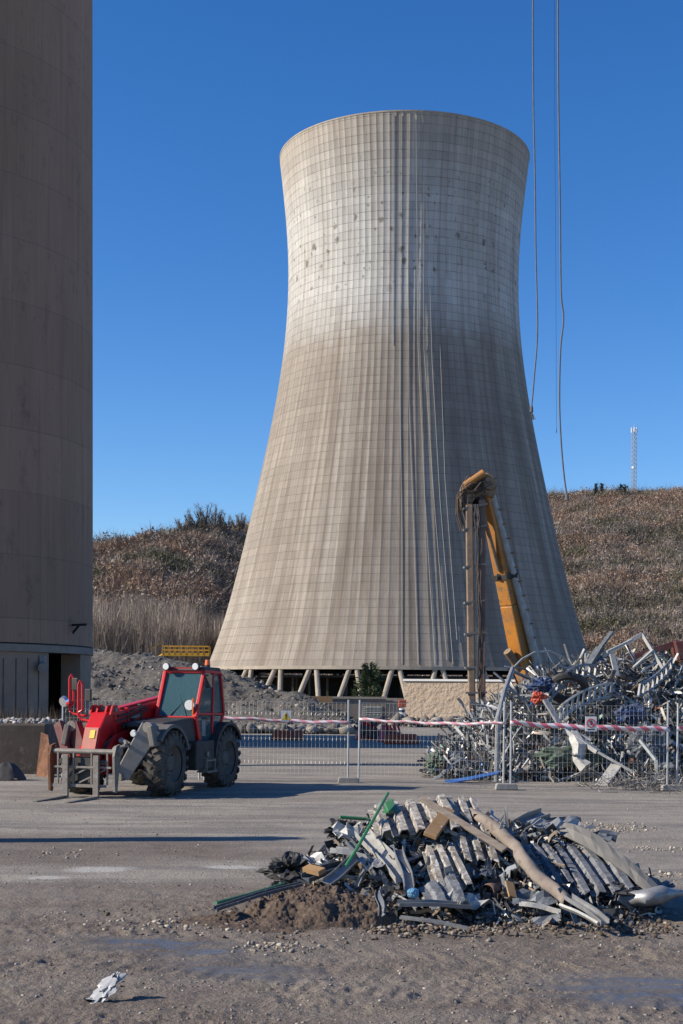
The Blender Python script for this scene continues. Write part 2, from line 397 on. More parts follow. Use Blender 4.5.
def fast(name, V, Fc, m, tint=None, parent=None, kind=None, smooth=False, layer='tint', uv=None):
    V = np.asarray(V, np.float32); Fc = np.asarray(Fc, np.int32); k = Fc.shape[1]
    me = bpy.data.meshes.new(name)
    me.vertices.add(len(V)); me.vertices.foreach_set('co', V.ravel())
    me.loops.add(Fc.size); me.loops.foreach_set('vertex_index', Fc.ravel())
    me.polygons.add(len(Fc)); me.polygons.foreach_set('loop_start', np.arange(0, Fc.size, k, dtype=np.int32))
    me.polygons.foreach_set('loop_total', np.full(len(Fc), k, np.int32))
    if smooth: me.polygons.foreach_set('use_smooth', np.ones(len(Fc), bool))
    me.update(calc_edges=True)
    if tint is not None:
        a = me.color_attributes.new(layer, 'FLOAT_COLOR', 'POINT')
        c = np.ones((len(V), 4), np.float32); c[:, :3] = tint; a.data.foreach_set('color', c.ravel())
    if uv is not None:
        l = me.uv_layers.new(name='UVMap'); l.data.foreach_set('uv', np.asarray(uv, np.float32).ravel())
    me.materials.append(M[m])
    o = bpy.data.objects.new(name, me); COL.objects.link(o)
    if parent is not None: o.parent = parent
    if kind: o['kind'] = kind
    return o
# value noise
_T = RNG.random((256, 256))
def vn(x, y):
    xi = np.floor(x).astype(int); yi = np.floor(y).astype(int); fx = x-xi; fy = y-yi
    fx = fx*fx*(3-2*fx); fy = fy*fy*(3-2*fy)
    g = lambda a, b: _T[a % 256, b % 256]
    return (g(xi, yi)*(1-fx)+g(xi+1, yi)*fx)*(1-fy)+(g(xi, yi+1)*(1-fx)+g(xi+1, yi+1)*fx)*fy
def fbm(x, y, o=4, g=.5):
    s = 0; a = 1; n = 0
    for i in range(o): s = s+a*vn(x*2**i+17.3*i, y*2**i+9.1*i); n += a; a *= g
    return s/n
def sst(a, b, x):
    t = np.clip((x-a)/(b-a), 0, 1); return t*t*(3-2*t)

# ------------------------------------------------------------------ ground sheet
def gheight(X, Y):
    near = sst(-40, 4, Y)*(1-sst(30, 55, Y))*(1-sst(18, 40, np.abs(X)))
    rough = (fbm(X*2.2, Y*2.2, 4, .6)-.5)*.07+(fbm(X*9+5, Y*9, 3, .7)-.5)*.034*(.5+1.4*sst(.4, .65, fbm(X*.7, Y*1.1, 3)))
    soft = sst(17.5, 12.5, Y)*.85+.15
    calm = 1-wetmask(X, Y)*.45
    broad = (fbm(X*.22+3, Y*.22, 2)-.5)*.05
    ruts = .008*np.sin((Y+.22*X+.5*fbm(X*.5, Y*.5, 2))*9)*sst(.42, .6, fbm(X*.35+7, Y*.8, 2))+.008*np.sin((X*.9-Y*.35)*38)*np.exp(-((Y+.22*X-10.4+.25*np.sin(X))/.16)**2)+.008*np.sin((X*.9+Y*.35)*38)*np.exp(-((Y+.22*X-11.9+.25*np.sin(X))/.16)**2)
    return near*(broad+rough*soft*calm+ruts*calm*soft)
def ell(X, Y, cx, cy, rx, ry, a=0):
    c, s = math.cos(a), math.sin(a); dx = X-cx; dy = Y-cy
    return np.clip(1.25-np.sqrt(((dx*c+dy*s)/rx)**2+((-dx*s+dy*c)/ry)**2), 0, 1)
def wetmask(X, Y):
    return np.maximum.reduce([ell(X, Y, -1.45, 11.9, 1.0, .42, R(-25)), ell(X, Y, -.75, 11.0, .75, .4, R(-20)), ell(X, Y, 2.35, 10.3, 1.0, .7, R(-15))])
us = np.concatenate([[-400, -60, -12, -4, -1.6, -.9, -.55, -.4], np.linspace(-.31, .31, 430), [.4, .55, .9, 1.6, 4, 12, 60, 400]])
ys = [-2500, -600, -150, -40, -10, 0, 4, 7]
y = 8.2
while y < 42: ys.append(y); y *= 1.0031
while y < 130: ys.append(y); y *= 1.02
ys += [150, 200, 300, 500, 900, 1600, 3000]
ys = np.array(ys)
GX = us[None, :]*np.maximum(ys, 7)[:, None]; GYY = np.repeat(ys[:, None], len(us), 1)
GZ = gheight(GX, GYY)
mud = sst(19, 13.5, GYY+(fbm(GX*.4, GYY*.6, 3)-.5)*6)
mud = np.maximum(mud, ell(GX, GYY, -4.2, 19.2, 4.2, 2.2)*1.3*(.6+.8*fbm(GX*.8, GYY*1.6, 3)))
wet = wetmask(GX, GYY)
chalk = np.maximum.reduce([ell(GX, GYY, -2.9, 17.0, .62, .42, .3), ell(GX, GYY, -1.35, 17.3, .55, .25), ell(GX, GYY, -3.4, 16.2, .35, .2), ell(GX, GYY, 3.6, 19, 1.6, .5)*.5])
n, k = GX.shape
idx = (np.arange(n-1)[:, None]*k+np.arange(k-1)[None, :]).ravel()
o = fast('ground', np.stack([GX, GYY, GZ], -1).reshape(-1, 3), np.stack([idx, idx+1, idx+k+1, idx+k], 1), 'ground',
         np.stack([mud, wet, chalk], -1).reshape(-1, 3), kind='structure', smooth=True, layer='mask')
def gz(x, y): return float(gheight(np.array([float(x)]), np.array([float(y)]))[0])

# ------------------------------------------------------------------ hills
crest_px = [-900, -200, 60, 92, 140, 170, 200, 245, 400, 545, 600, 683, 900, 1500]
crest_py = [600, 562, 551, 547, 543, 537, 529, 531, 504, 496, 493, 491, 485, 525]
crest_Y = [520, 520, 430, 430, 430, 440, 450, 470, 560, 620, 620, 620, 640, 700]
foot_Y = [220, 230, 262, 265, 268, 272, 280, 305, 310, 310, 300, 300, 300, 300]
def hill_z(X, Y):
    px = CXP+F_PX*X/Y
    cy = np.interp(px, crest_px, crest_py); cY = np.interp(px, crest_px, crest_Y); fY = np.interp(px, crest_px, foot_Y)
    zc = EYE+(HOR-cy)*cY/F_PX
    t = np.clip((Y-fY)/(cY-fY), 0, 1.6)
    z = zc*np.where(t < 1, .25*t+.75*t*t*(2.2-1.2*t), 1-.6*(t-1)**2)
    return z-1+(fbm(X*.02, Y*.02, 4)-.5)*10*np.clip(t*2, 0, 1)*np.clip(abs(t-1)*3+.15, 0, 1)
hu = np.linspace(-1.0, .95, 190); hy = np.linspace(185, 900, 130)
HX = hu[None, :]*hy[:, None]; HY = np.repeat(hy[:, None], len(hu), 1); HZ = hill_z(HX, HY)
n, k = HX.shape; idx = (np.arange(n-1)[:, None]*k+np.arange(k-1)[None, :]).ravel()
fast('hills', np.stack([HX, HY, HZ], -1).reshape(-1, 3), np.stack([idx, idx+1, idx+k+1, idx+k], 1), 'hill', kind='structure', smooth=True)

def twigs(base, height, width, cols, nb, blade_w, lean=1.0, lift=.25):
    "bare shrubs as bundles of thin blades; returns verts, tris, tints"
    N = len(base)
    a = RNG.random((N, nb))*2*np.pi; rr = np.sqrt(RNG.random((N, nb)))
    hh = height[:, None]*(.55+.5*RNG.random((N, nb)))*(1-.45*rr**2)
    start = RNG.random((N, nb))*lift
    tip = np.stack([base[:, None, 0]+np.cos(a)*rr*width[:, None]*lean, base[:, None, 1]+np.sin(a)*rr*width[:, None]*lean, base[:, None, 2]+hh], -1)
    s2 = .35+.4*RNG.random((N, nb))
    bs = np.stack([base[:, None, 0]+np.cos(a)*rr*width[:, None]*s2, base[:, None, 1]+np.sin(a)*rr*width[:, None]*s2, base[:, None, 2]+hh*start], -1)
    b2 = RNG.random((N, nb))*2*np.pi
    w = np.stack([np.cos(b2), np.sin(b2), np.zeros_like(b2)], -1)*(blade_w*(.5+RNG.random((N, nb))))[..., None]
    V = np.stack([bs-w/2, bs+w/2, tip+w*.12], 2).reshape(-1, 3)
    T = (cols[:, None, :]*(.75+.5*RNG.random((N, nb, 1))))
    T = np.repeat(T, 3, 1).reshape(-1, 3)
    return V, T
def clumps(base, height, width, cols, nb, size):
    N = len(base); d = RNG.normal(size=(N, nb, 3)); d /= np.linalg.norm(d, axis=-1, keepdims=True)
    r = RNG.random((N, nb, 1))**.4
    c = base[:, None, :]+d*r*np.stack([width, width, height*.45], -1)[:, None, :]; c[..., 2] += height[:, None]*.5
    e = RNG.normal(size=(N, nb, 3, 3))*size
    V = (c[:, :, None, :]+e).reshape(-1, 3)
    T = np.repeat(cols[:, None, :]*(.85+.3*RNG.random((N, nb, 1))), 3, 1).reshape(-1, 3)
    return V, T
def scatter_hill(N):
    X = RNG.random(N*6); u = -.42+.84*X; Y = np.sqrt(190**2+(700**2-190**2)*RNG.random(N*6))
    px = CXP+u*F_PX; cY = np.interp(px, crest_px, crest_Y); fY = np.interp(px, crest_px, foot_Y)
    ok = (Y > fY-5) & (Y < cY+18)
    hid = (px > 265) & (px < 530) & (RNG.random(N*6) < .8)
    out = ((px < -40) | (px > 740)) & (RNG.random(N*6) < .6)
    ok &= ~hid & ~out & ~((px > 195) & (Y < 285))
    u = u[ok][:N]; Y = Y[ok][:N]; return u*Y, Y
bx, by = scatter_hill(24000)
bz = hill_z(bx, by)
N = len(bx); base = np.stack([bx, by, bz], 1)
pick = fbm(bx*.014+4, by*.04, 3)*.6+fbm(bx*.10, by*.16, 3)*.4+(RNG.random(N)-.5)*.05
grey = np.array([.32, .265, .225]); brown = np.array([.31, .225, .17]); rusty = np.array([.315, .22, .165]); dark = np.array([.17, .15, .115]); ochre = np.array([.22, .165, .115])
cols = np.where((pick < .425)[:, None], dark, np.where((pick < .52)[:, None], grey, np.where((pick < .57)[:, None], brown, rusty)))
cols = np.where((fbm(bx*.06+31, by*.09, 3) > .67)[:, None], np.array([.16, .15, .10]), cols)
cols = np.where((RNG.random(N) < .05)[:, None], ochre, cols)*(.75+.5*RNG.random((N, 1)))
clus = fbm(bx*.13+9, by*.13, 3); ht = 2.8+7.0*np.clip(clus-.25, 0, 1)*(.6+.6*RNG.random(N)); wd = 1.1+2.6*RNG.random(N)**2; bigs = RNG.random(N) < .06; ht = np.where(bigs, ht+3.5, ht); wd = np.where(bigs, 3.2, wd); cols = np.where(bigs[:, None], np.array([.20, .175, .155])*(.8+.4*RNG.random((N, 1))), cols)
V1, T1 = twigs(base, ht*1.05, wd*1.3, cols, 20, .15, 1.9, .6)
V2, T2 = clumps(base, ht*.8, wd*1.1, cols, 20, .28)
V = np.concatenate([V1, V2]); T = np.concatenate([T1, T2])
o = fast('scrub_woodland', V, np.arange(len(V)).reshape(-1, 3), 'veg', T)
tag(o, 'bare brown and grey scrub woodland covering the hills', 'woodland', kind='stuff')

# pale grey thicket at the foot of the left hill, and thinner scrub right of the tower
N = 2100
u = -.27+.203*RNG.random(N); Y = 266+46*RNG.random(N)
ok = (u < -.105) | (Y > 280); u = u[ok]; Y = Y[ok]; N = len(u)
base = np.stack([u*Y, Y, np.maximum(hill_z(u*Y, Y), 0)], 1)
zz = fbm(base[:, 0]*.09, base[:, 1]*.05, 3)
cols = np.array([.29, .245, .21])*(.7+.5*RNG.random((N, 1)))*(.75+.5*fbm(base[:, 0]*.15+5, base[:, 1]*.1, 2))[:, None]
V1, T1 = twigs(base, 12+9*zz+3*RNG.random(N), 1.5+1.9*RNG.random(N), cols, 90, .12, 1.7, .93)
N = 700; u = .145+.2*RNG.random(N); Y = 285+50*RNG.random(N)
base = np.stack([u*Y, Y, np.zeros(N)], 1)
cols = np.array([.26, .21, .165])*(.8+.4*RNG.random((N, 1)))
V2, T2 = twigs(base, 8+4*RNG.random(N), 1.5+1.5*RNG.random(N), cols, 34, .16, 1.4, .6)
V = np.concatenate([V1, V2]); T = np.concatenate([T1, T2])
o = fast('leafless_thicket', V, np.arange(len(V)).reshape(-1, 3), 'veg', T)
tag(o, 'dense pale grey leafless thicket at the foot of the hills', 'thicket', kind='stuff')

# skyline trees that can be told apart
def bare_tree(px, h, label, group=None, dY=0):
    cY = float(np.interp(px, crest_px, crest_Y))-8+dY; X = (px-CXP)*cY/F_PX
    z = float(hill_z(np.array([X]), np.array([cY]))[0])
    h *= .95; t = empty('bare_tree', (X, cY, z-.3), 0, label, 'tree', group)
    mb = MB(); mb.cyl((0, 0, 0), (0, 0, h*.55), .28, .12, 6); limbs = []
    for i in range(11):
        a = random.random()*6.28; z0 = h*(.2+.35*random.random()); l = h*(.3+.25*random.random())
        p1 = Vector((math.cos(a)*l*.6, math.sin(a)*l*.6, z0+l*.8)); mb.tube([(0, 0, z0), p1*.5+Vector((0, 0, z0*.45)), p1], [.12, .09, .05], 4); limbs.append(p1)
    mb.build('trunk', 'bark', t)
    V = []; T = []
    h = h*1.0
    for i in range(800):
        p = random.choice(limbs)*(.45+.6*random.random())
        d = Vector((random.gauss(0, 1), random.gauss(0, 1), random.gauss(.8, .8))).normalized()*h*(.08+.14*random.random())
        w = Vector((random.random()-.5, random.random()-.5, 0)).normalized()*.07
        V += [p-w, p+w, p+d]
    col = np.array([.17, .145, .125])
    fast('crown', np.array([tuple(v) for v in V]), np.arange(len(V)).reshape(-1, 3), 'veg', np.repeat(col[None], len(V), 0), parent=t)
G = 'bare trees on the left skyline'
for px, h, lb in ((182, 9, 'bare tree on the left skyline, smallest and leftmost of the cluster'), (193, 10, 'bare tree on the left skyline, second from the left of its cluster'),
                  (204, 12, 'tallest bare tree in the cluster on the left skyline'), (214, 11, 'wide bare tree just right of the tallest one on the left skyline'),
                  (225, 9, 'bare tree second from the cooling tower on the left skyline'), (238, 9, 'bare tree on the left skyline closest to the cooling tower'),
                  (120, 6, 'lone low bare tree above the chimney side of the left hill'), (146, 6, 'small bare tree midway along the left ridge')):
    bare_tree(px, h, lb, G)
def conifer(loc, h, w, label, m='needle', n=900, leaf=.12, round_=False):
    t = empty('pine_tree', loc, 0, label, 'tree')
    MB().cyl((0, 0, 0), (0, 0, h*.9), h*.025, h*.006, 7).build('trunk', 'bark', t)
    V = []
    for i in range(n):
        z = random.random()**(.8 if round_ else 1.25)
        rmax = w*(math.sqrt(max(0, 1-(2*z-1)**2)) if round_ else (1-z)**.75*(.65+.35*math.sin(z*24)))
        a = random.random()*6.283; r = rmax*random.random()**.45*(.8+.3*math.sin(a*3+z*9))*(.85+.3*math.sin(a*5-z*17))
        p = Vector((math.cos(a)*r, math.sin(a)*r, h*(.06+.94*z*(1+(.12*math.sin(a*2+1) if round_ else 0)))))
        d = Vector((math.cos(a), math.sin(a), .35+random.gauss(0, .4)))*leaf*random.uniform(.8, 2.4)
        w_ = Vector((random.gauss(0, 1), random.gauss(0, 1), random.gauss(0, 1))).normalized()*leaf*.45
        V += [p-w_, p+w_, p+d]
    fast('crown', np.array([tuple(v) for v in V]), np.arange(len(V)).reshape(-1, 3), m, parent=t)
conifer((2.0, 101, 0), 3.75, 1.1, 'small green pine tree standing in front of the tower legs', n=3600, leaf=.13, round_=True)
for px, h, w, dy, lb in ((594, 7, 2.2, 0, 'dark pointed evergreen on the right skyline, left of the mast'), (600, 6.2, 2.0, 6, 'dark stubby evergreen touching the pointed one on the right skyline')):
    Yc = 612+dy; X = (px-CXP)*Yc/F_PX; conifer((X, Yc, float(hill_z(np.array([X]), np.array([Yc]))[0])), h, w, lb, 'darkneedle', 500, .5)
Yc = 612; X = (621-CXP)*Yc/F_PX
conifer((X, Yc, float(hill_z(np.array([X]), np.array([Yc]))[0])+.6), 5, 3.0, 'round dark evergreen bush on the right skyline beside the mast', 'darkneedle', 700, .45, True)
Yc = 330; X = (682-CXP)*Yc/F_PX
conifer((X, Yc, float(hill_z(np.array([X]), np.array([Yc]))[0])), 8, 3.4, 'green evergreen at the right edge low on the slope', 'needle', 1200, .35)
Yc = 360; X = (668-CXP)*Yc/F_PX
conifer((X, Yc, float(hill_z(np.array([X]), np.array([Yc]))[0])), 6, 2.4, 'smaller dark evergreen left of the one at the right edge', 'darkneedle', 900, .3)

# mast
Yc = 615; X = (632-CXP)*Yc/F_PX; zb = float(hill_z(np.array([X]), np.array([Yc]))[0])
t = empty('lattice_mast', (X, Yc, zb), R(20), 'tall grey lattice mast with antennas on the right hilltop', 'mast')
H = EYE+(HOR-424.5)*Yc/F_PX-zb; mb = MB(); w = .75
cs = [(-w, -w), (w, -w), (w, w), (-w, w)]
for c in cs: mb.bar((c[0], c[1], 0), (c[0], c[1], H-1), .17, .17)
for i in range(16):
    z0 = i*(H-1)/16; z1 = (i+1)*(H-1)/16
    for j in range(4):
        a, b2 = cs[j], cs[(j+1) % 4]; mb.bar((a[0], a[1], z0), (b2[0], b2[1], z1), .1, .1); mb.bar((a[0], a[1], z1), (b2[0], b2[1], z1), .1, .1)
mb.build('lattice', 'galvpost', t)
for a in (0, 2.1, 4.2):
    MB().box((1.3*math.cos(a), 1.3*math.sin(a), H-1.2), (.4, .4, 2.2)).build('antenna_panel', 'paint_white', t)
MB().cyl((0, 0, H-1), (0, 0, H+1.5), .08).build('antenna_rod', 'galvpost', t)
MB().cyl((-1, -.9, H*.42), (-1.4, -1.2, H*.42), .6, .5).build('dish', 'paint_white', t)

# ------------------------------------------------------------------ cooling tower
TD = 259.0; TX = (399.5-CXP)*TD/F_PX
prof_px = [(112, 125.2), (135, 124.8), (158, 124.3), (180, 121.8), (204, 119.3), (228, 117.2), (250, 115.8), (275, 115.2), (300, 115.4), (325, 116.8), (350, 119), (380, 122.6), (400, 126), (450, 136), (500, 147), (550, 158.5), (600, 170.5), (626, 178), (655, 189.5), (672, 195)]
pz, pr = [], []
for yy, hw in prof_px:
    r = hw/F_PX; rr = r/math.sqrt(1+r*r); De = TD*(1-rr*rr)
    if yy < 158: De = TD*(1-rr)+ (TD*rr-TD*rr*rr)*((yy-112)/46.0)
    pz.append(EYE+(HOR-yy)*De/F_PX); pr.append(TD*rr)
pz = np.array(pz[::-1]); pr = np.array(pr[::-1])
ztop = EYE+(HOR-110.5)*(TD-pr[-1])/F_PX
zbot = 6.1
def t_radius(z):
    # smooth polynomial through the profile
    return np.polyval(_pc, (z-50)/50)
_pc = np.polyfit((pz-50)/50, pr, 5)
tower = empty('cooling_tower', (TX, TD, 0), 0, 'huge waisted concrete cooling tower standing on slanted legs', 'cooling tower')
NR = 124; rows = 110; LIFT = 1.42
zs = np.linspace(zbot, ztop, rows); rad = t_radius(zs)
offs = [(0.0, .005), (.05, .005), (.06, 0), (.99, 0)]
th = []; ro = []; uu = []
for i in range(NR):
    for a, r_ in offs: th.append((i+a)/NR*2*math.pi); ro.append(r_); uu.append(i+a)
th = np.array(th); ro = np.array(ro); uu = np.array(uu); k = len(th)
RR = rad[:, None]+ro[None, :]
P = np.stack([RR*np.cos(th), RR*np.sin(th), np.repeat(zs[:, None], k, 1)], -1).reshape(-1, 3)
ii, jj = np.meshgrid(np.arange(rows-1), np.arange(k), indexing='ij'); ii = ii.ravel(); jj = jj.ravel(); j2 = (jj+1) % k
Fq = np.stack([ii*k+jj, ii*k+j2, (ii+1)*k+j2, (ii+1)*k+jj], 1)
u0 = uu[jj]; u1 = np.where(j2 == 0, NR, uu[j2]); v0 = zs[ii]/LIFT; v1 = zs[ii+1]/LIFT
UV = np.stack([u0, v0, u1, v0, u1, v1, u0, v1], 1).reshape(-1, 2)
fast('shell', P, Fq, 'tower', parent=tower, uv=UV)
def ring(mb, r0, r1, z0, z1, n=124):
    pts = []
    for r_, z_ in ((r0, z0), (r1, z0), (r1, z1), (r0, z1)):
        for i in range(n): a = 2*math.pi*i/n; pts.append((r_*math.cos(a), r_*math.sin(a), z_))
    fs = []
    for q in range(4):
        for i in range(n): fs.append((q*n+i, q*n+(i+1) % n, ((q+1) % 4)*n+(i+1) % n, ((q+1) % 4)*n+i))
    return mb.add(pts, fs)
mb = MB()
rows_in = [[(float(t_radius(z)-.45)*math.cos(a), float(t_radius(z)-.45)*math.sin(a), z) for a in np.linspace(0, 2*math.pi, 97)] for z in np.linspace(zbot, ztop, 30)]
mb.grid(rows_in).build('inner_lining', 'innerc', tower, smooth=True)
ring(MB(), rad[-1]-.6, rad[-1]+.06, ztop+.004, ztop+.25).build('rim', 'leg', tower)
rb = float(t_radius(zbot))
ring(MB(), rb-.8, rb+.22, zbot-.55, zbot-.004).build('ring_beam', 'leg', tower)
slope = float(t_radius(zbot)-t_radius(zbot+5))/5
NL = 32
for i in range(NL):
    a0 = 2*math.pi*(i+.70)/NL
    for sgn in (-1, 1):
        a1 = a0+sgn*.056; at = a0+sgn*.0175
        rt = rb-.35; rf = rb+1.7
        MB().tube([(rf*math.cos(a1), rf*math.sin(a1), 0), (rt*math.cos(at), rt*math.sin(at), zbot-.56)], .42, 10).build('leg', 'leg', tower, smooth=True)
ring(MB(), rb+3.0, rb+3.5, -.1, 1.0).build('basin_wall', 'plaster', tower)
ring(MB(), .5, rb-1.3, 4.25, 4.6).build('light_block_deck', 'dark', tower)  # near-black disc added inside to keep the tower base dark
for rr_, nn in ((rb-3.5, 60), (rb-8, 36)):
    for i in range(nn):
        a = 2*math.pi*i/nn+rr_; MB().box((rr_*math.cos(a), rr_*math.sin(a), 2.1), (.35, .35, 4.2)).build('fill_column', 'innerc', tower)
ring(MB(), rb-12.2, rb-12, 0, 4.2).build('light_block_wall', 'dark', tower)  # near-black ring added so no daylight shows through between the legs
def on_tower(px, py, off=.09):
    # first hit of the sight line with the shell
    d = W(px, py, 1)-Vector((0, 0, EYE))
    def ins(Y):
        p = Vector((0, 0, EYE))+d*Y
        return (p.x-TX)**2+(p.y-TD)**2 < (float(t_radius(min(max(p.z, zbot), ztop)))+off)**2
    for i in range(75):
        if ins(205+i):
            a, b_ = 204.0+i, 205.0+i
            for q in range(22):
                c_ = (a+b_)/2
                if ins(c_): b_ = c_
                else: a = c_
            return Vector((0, 0, EYE))+d*b_
    return None
paths = [([(393, 114), (393, 230), (393, 345)], 'pale cable hanging on the tower, leftmost and shortest of the set'),
         ([(400, 114), (400, 250), (400, 400), (402, 540), (402, 664)], 'pale cable down the whole tower, second from the left'),
         ([(408, 114), (408, 250), (409, 400), (414, 540), (418, 664)], 'pale cable on the tower running just left of its shaded edge'),
         ([(416, 114), (417, 230), (418, 345), (425, 500), (435, 664)], 'pale cable running down the light and shade boundary of the tower'),
         ([(423, 175), (424, 350), (434, 500), (447, 660)], 'pale cable on the shaded side of the tower starting below the rim'),
         ([(430, 290), (432, 360), (440, 500), (453, 664)], 'pale cable starting at the waist of the tower, second from the right'),
         ([(440, 345), (445, 480), (451, 560), (457, 640)], 'pale cable low on the shaded tower side, rightmost, with weighted end')]
for pth, lb in paths:
    pts = []
    for (x0, y0), (x1, y1) in zip(pth[:-1], pth[1:]):
        for q in range(8):
            p = on_tower(x0+(x1-x0)*q/8, y0+(y1-y0)*q/8)
            if p: pts.append(p)
    p = on_tower(*pth[-1]); pts.append(p)
    o = MB().tube(pts, .05, 5).build('hanging_cable', 'pale_cable'); tag(o, lb, 'cable', 'cables hanging on the cooling tower')

# ------------------------------------------------------------------ chimney
CD = 58.0; CR = 7.5; CXX = -17.93
chim = empty('chimney_stack', (CXX, CD, 0), 0, 'huge brown concrete chimney stack with a dark doorway at its foot', 'chimney')
def cyl_az(px, r=CR):
    d = Vector(((px-CXP)/F_PX, 1)); 
    a = d.dot(d); o_ = Vector((0, 0))-Vector((CXX, CD)); b_ = 2*o_.dot(d); c_ = o_.dot(o_)-r*r
    D_ = b_*b_-4*a*c_
    Y = (-b_-math.sqrt(max(D_, 0)))/(2*a); p = o_+d*Y
    return math.atan2(p.y, p.x), Y
aL, _ = cyl_az(50); aR, _ = cyl_az(82)
ZL = 3.9
def wall_seg(mb, r0, r1, z0, z1, a0, a1, n):
    rows_ = []
    for r_, z_ in ((r0, z0), (r1, z0), (r1, z1), (r0, z1), (r0, z0)):
        rows_.append([(r_*math.cos(a0+(a1-a0)*i/n), r_*math.sin(a0+(a1-a0)*i/n), z_) for i in range(n+1)])
    mb.grid(rows_)
    for a in (a0, a1):
        c, s_ = math.cos(a), math.sin(a)
        mb.add([(r0*c, r0*s_, z0), (r1*c, r1*s_, z0), (r1*c, r1*s_, z1), (r0*c, r0*s_, z1)], [(0, 1, 2, 3)])
mb = MB()
rows_ = [[(r_*math.cos(2*math.pi*i/128), r_*math.sin(2*math.pi*i/128), z_) for i in range(129)] for r_, z_ in ((CR-.8, ZL), (CR, ZL), (CR-.25, 31), (CR-.5, 60), (CR-1.2, 150))]
mb.grid(rows_).build('shaft', 'chimney', chim, smooth=True)
mb = MB(); wall_seg(mb, CR-.9, CR-.08, -.1, ZL-.35, aR, aL+2*math.pi, 110); M['base'] = mat('chimney_base_concrete', (.34, .245, .18), (.25, .175, .13), scale=.8, rough=.95)
mb.build('base_wall', 'base', chim, smooth=True)
ring(MB(), CR-.95, CR+.02, ZL-.34, ZL-.06, 128).build('ledge', 'plaster', chim)
ring(MB(), CR-.95, CR+.01, ZL-.055, ZL-.004, 128).build('ledge_band', 'dark', chim)
# board joints on the base wall
mb = MB()
for i in range(26):
    a = aL-(i+1)*.075
    mb.box(((CR-.075)*math.cos(a), (CR-.075)*math.sin(a), ZL/2-.3), (.03, .03, ZL-.6), Matrix.Rotation(a, 3, 'Z'))
mb.build('board_joint', 'conc_wall', chim)
a, _ = cyl_az(43); c = Vector((math.cos(a), math.sin(a), 0))*(CR-.02)
MB().box(c+Vector((0, 0, 3.25)), (.2, .3, .35)).cyl(c+Vector((.02, -.1, 3.05)), c+Vector((.1, -.4, 2.95)), .16, .2).build('floodlight', 'lgrey', chim)
a, Yb = cyl_az(75); c = Vector((math.cos(a), math.sin(a), 0))*(CR)
e = Vector((.35, -.55, 0))
MB().bar(c+Vector((-.25, -.1, 4.05)), c+Vector((-.25, -.1, 4.75)), .09, .09).bar(c+Vector((-.3, -.1, 4.7)), c+Vector((.55, -.7, 4.7)), .09, .09).bar(c+Vector((-.2, -.1, 4.25)), c+Vector((.2, -.4, 4.66)), .07, .07).build('bracket', 'dark', chim)

# ------------------------------------------------------------------ gravel mound behind the yard
mu = np.linspace(-.36, .07, 330); my = np.linspace(69, 118, 190)
MX = mu[None, :]*my[:, None]; MY = np.repeat(my[:, None], len(mu), 1)
px = CXP+F_PX*MX/MY
cr = np.interp(px, [-200, 40, 92, 112, 150, 200, 235, 262, 300, 345, 365, 400, 430], [640, 650, 655, 655, 659, 665, 674, 684, 696, 716, 728, 739, 745])
cY = np.interp(px, [-200, 92, 235, 300, 345, 400], [92, 92, 88, 82, 77, 73])
zc = np.maximum(EYE+(HOR-cr)*cY/F_PX, -.4)
t_ = (MY-70)/(cY-70)
prof = np.where(t_ < 1, sst(-.05, 1.15, t_)/sst(-.05, 1.15, 1), 1-.25*np.clip((MY-cY)/25, 0, 1)-1.2*sst(.4, 1.1, (MY-cY)/32))
MZ = zc*prof+((fbm(MX*.25, MY*.25, 3)-.5)*1.2+(fbm(MX*1.1, MY*1.1, 5, .6)-.5)*.8)*np.clip(prof*2, 0, 1)*np.clip(zc/2, .15, 1)-.15
n, k = MX.shape; idx = (np.arange(n-1)[:, None]*k+np.arange(k-1)[None, :]).ravel()
fast('gravel_mound', np.stack([MX, MY, MZ], -1).reshape(-1, 3), np.stack([idx, idx+1, idx+k+1, idx+k], 1), 'mound', kind='structure')
def mound_z(X, Y):
    i = np.clip(np.searchsorted(my, Y), 1, len(my)-1)-1; j = np.clip(np.searchsorted(mu, X/Y), 1, len(mu)-1)-1
    return MZ[i, j]
ico_v = np.array([(0, 0, 1), (.894, 0, .447), (.276, .851, .447), (-.724, .526, .447), (-.724, -.526, .447), (.276, -.851, .447), (.724, .526, -.447), (-.276, .851, -.447), (-.894, 0, -.447), (-.276, -.851, -.447), (.724, -.526, -.447), (0, 0, -1)])
ico_f = np.array([(0, 1, 2), (0, 2, 3), (0, 3, 4), (0, 4, 5), (0, 5, 1), (1, 6, 2), (2, 7, 3), (3, 8, 4), (4, 9, 5), (5, 10, 1), (6, 7, 2), (7, 8, 3), (8, 9, 4), (9, 10, 5), (10, 6, 1), (11, 7, 6), (11, 8, 7), (11, 9, 8), (11, 10, 9), (11, 6, 10)])
def rocks(name, P, S, m, label, cat, tintc=None, flat=.7):
    N = len(P)
    sc_ = S[:, None, None]*(.6+.7*RNG.random((N, 1, 3)))*np.array([1, 1, flat])
    Vv = ico_v[None]*(1+.9*(RNG.random((N, 12, 1))-.5))
    a = RNG.random(N)*6.28; c, s = np.cos(a), np.sin(a)
    Vv = Vv*sc_
    X = Vv[..., 0]*c[:, None]-Vv[..., 1]*s[:, None]; Y = Vv[..., 0]*s[:, None]+Vv[..., 1]*c[:, None]
    V = np.stack([X, Y, Vv[..., 2]], -1)+P[:, None, :]
    F_ = (ico_f[None]+np.arange(N)[:, None, None]*12).reshape(-1, 3)
    T = None
    if tintc is not None:
        T = np.repeat(np.array(tintc)[RNG.integers(0, len(tintc), N)]*(.75+.5*RNG.random((N, 1))), 12, 0)
    o = fast(name, V.reshape(-1, 3), F_, m, T); tag(o, label, cat, kind='stuff'); return o
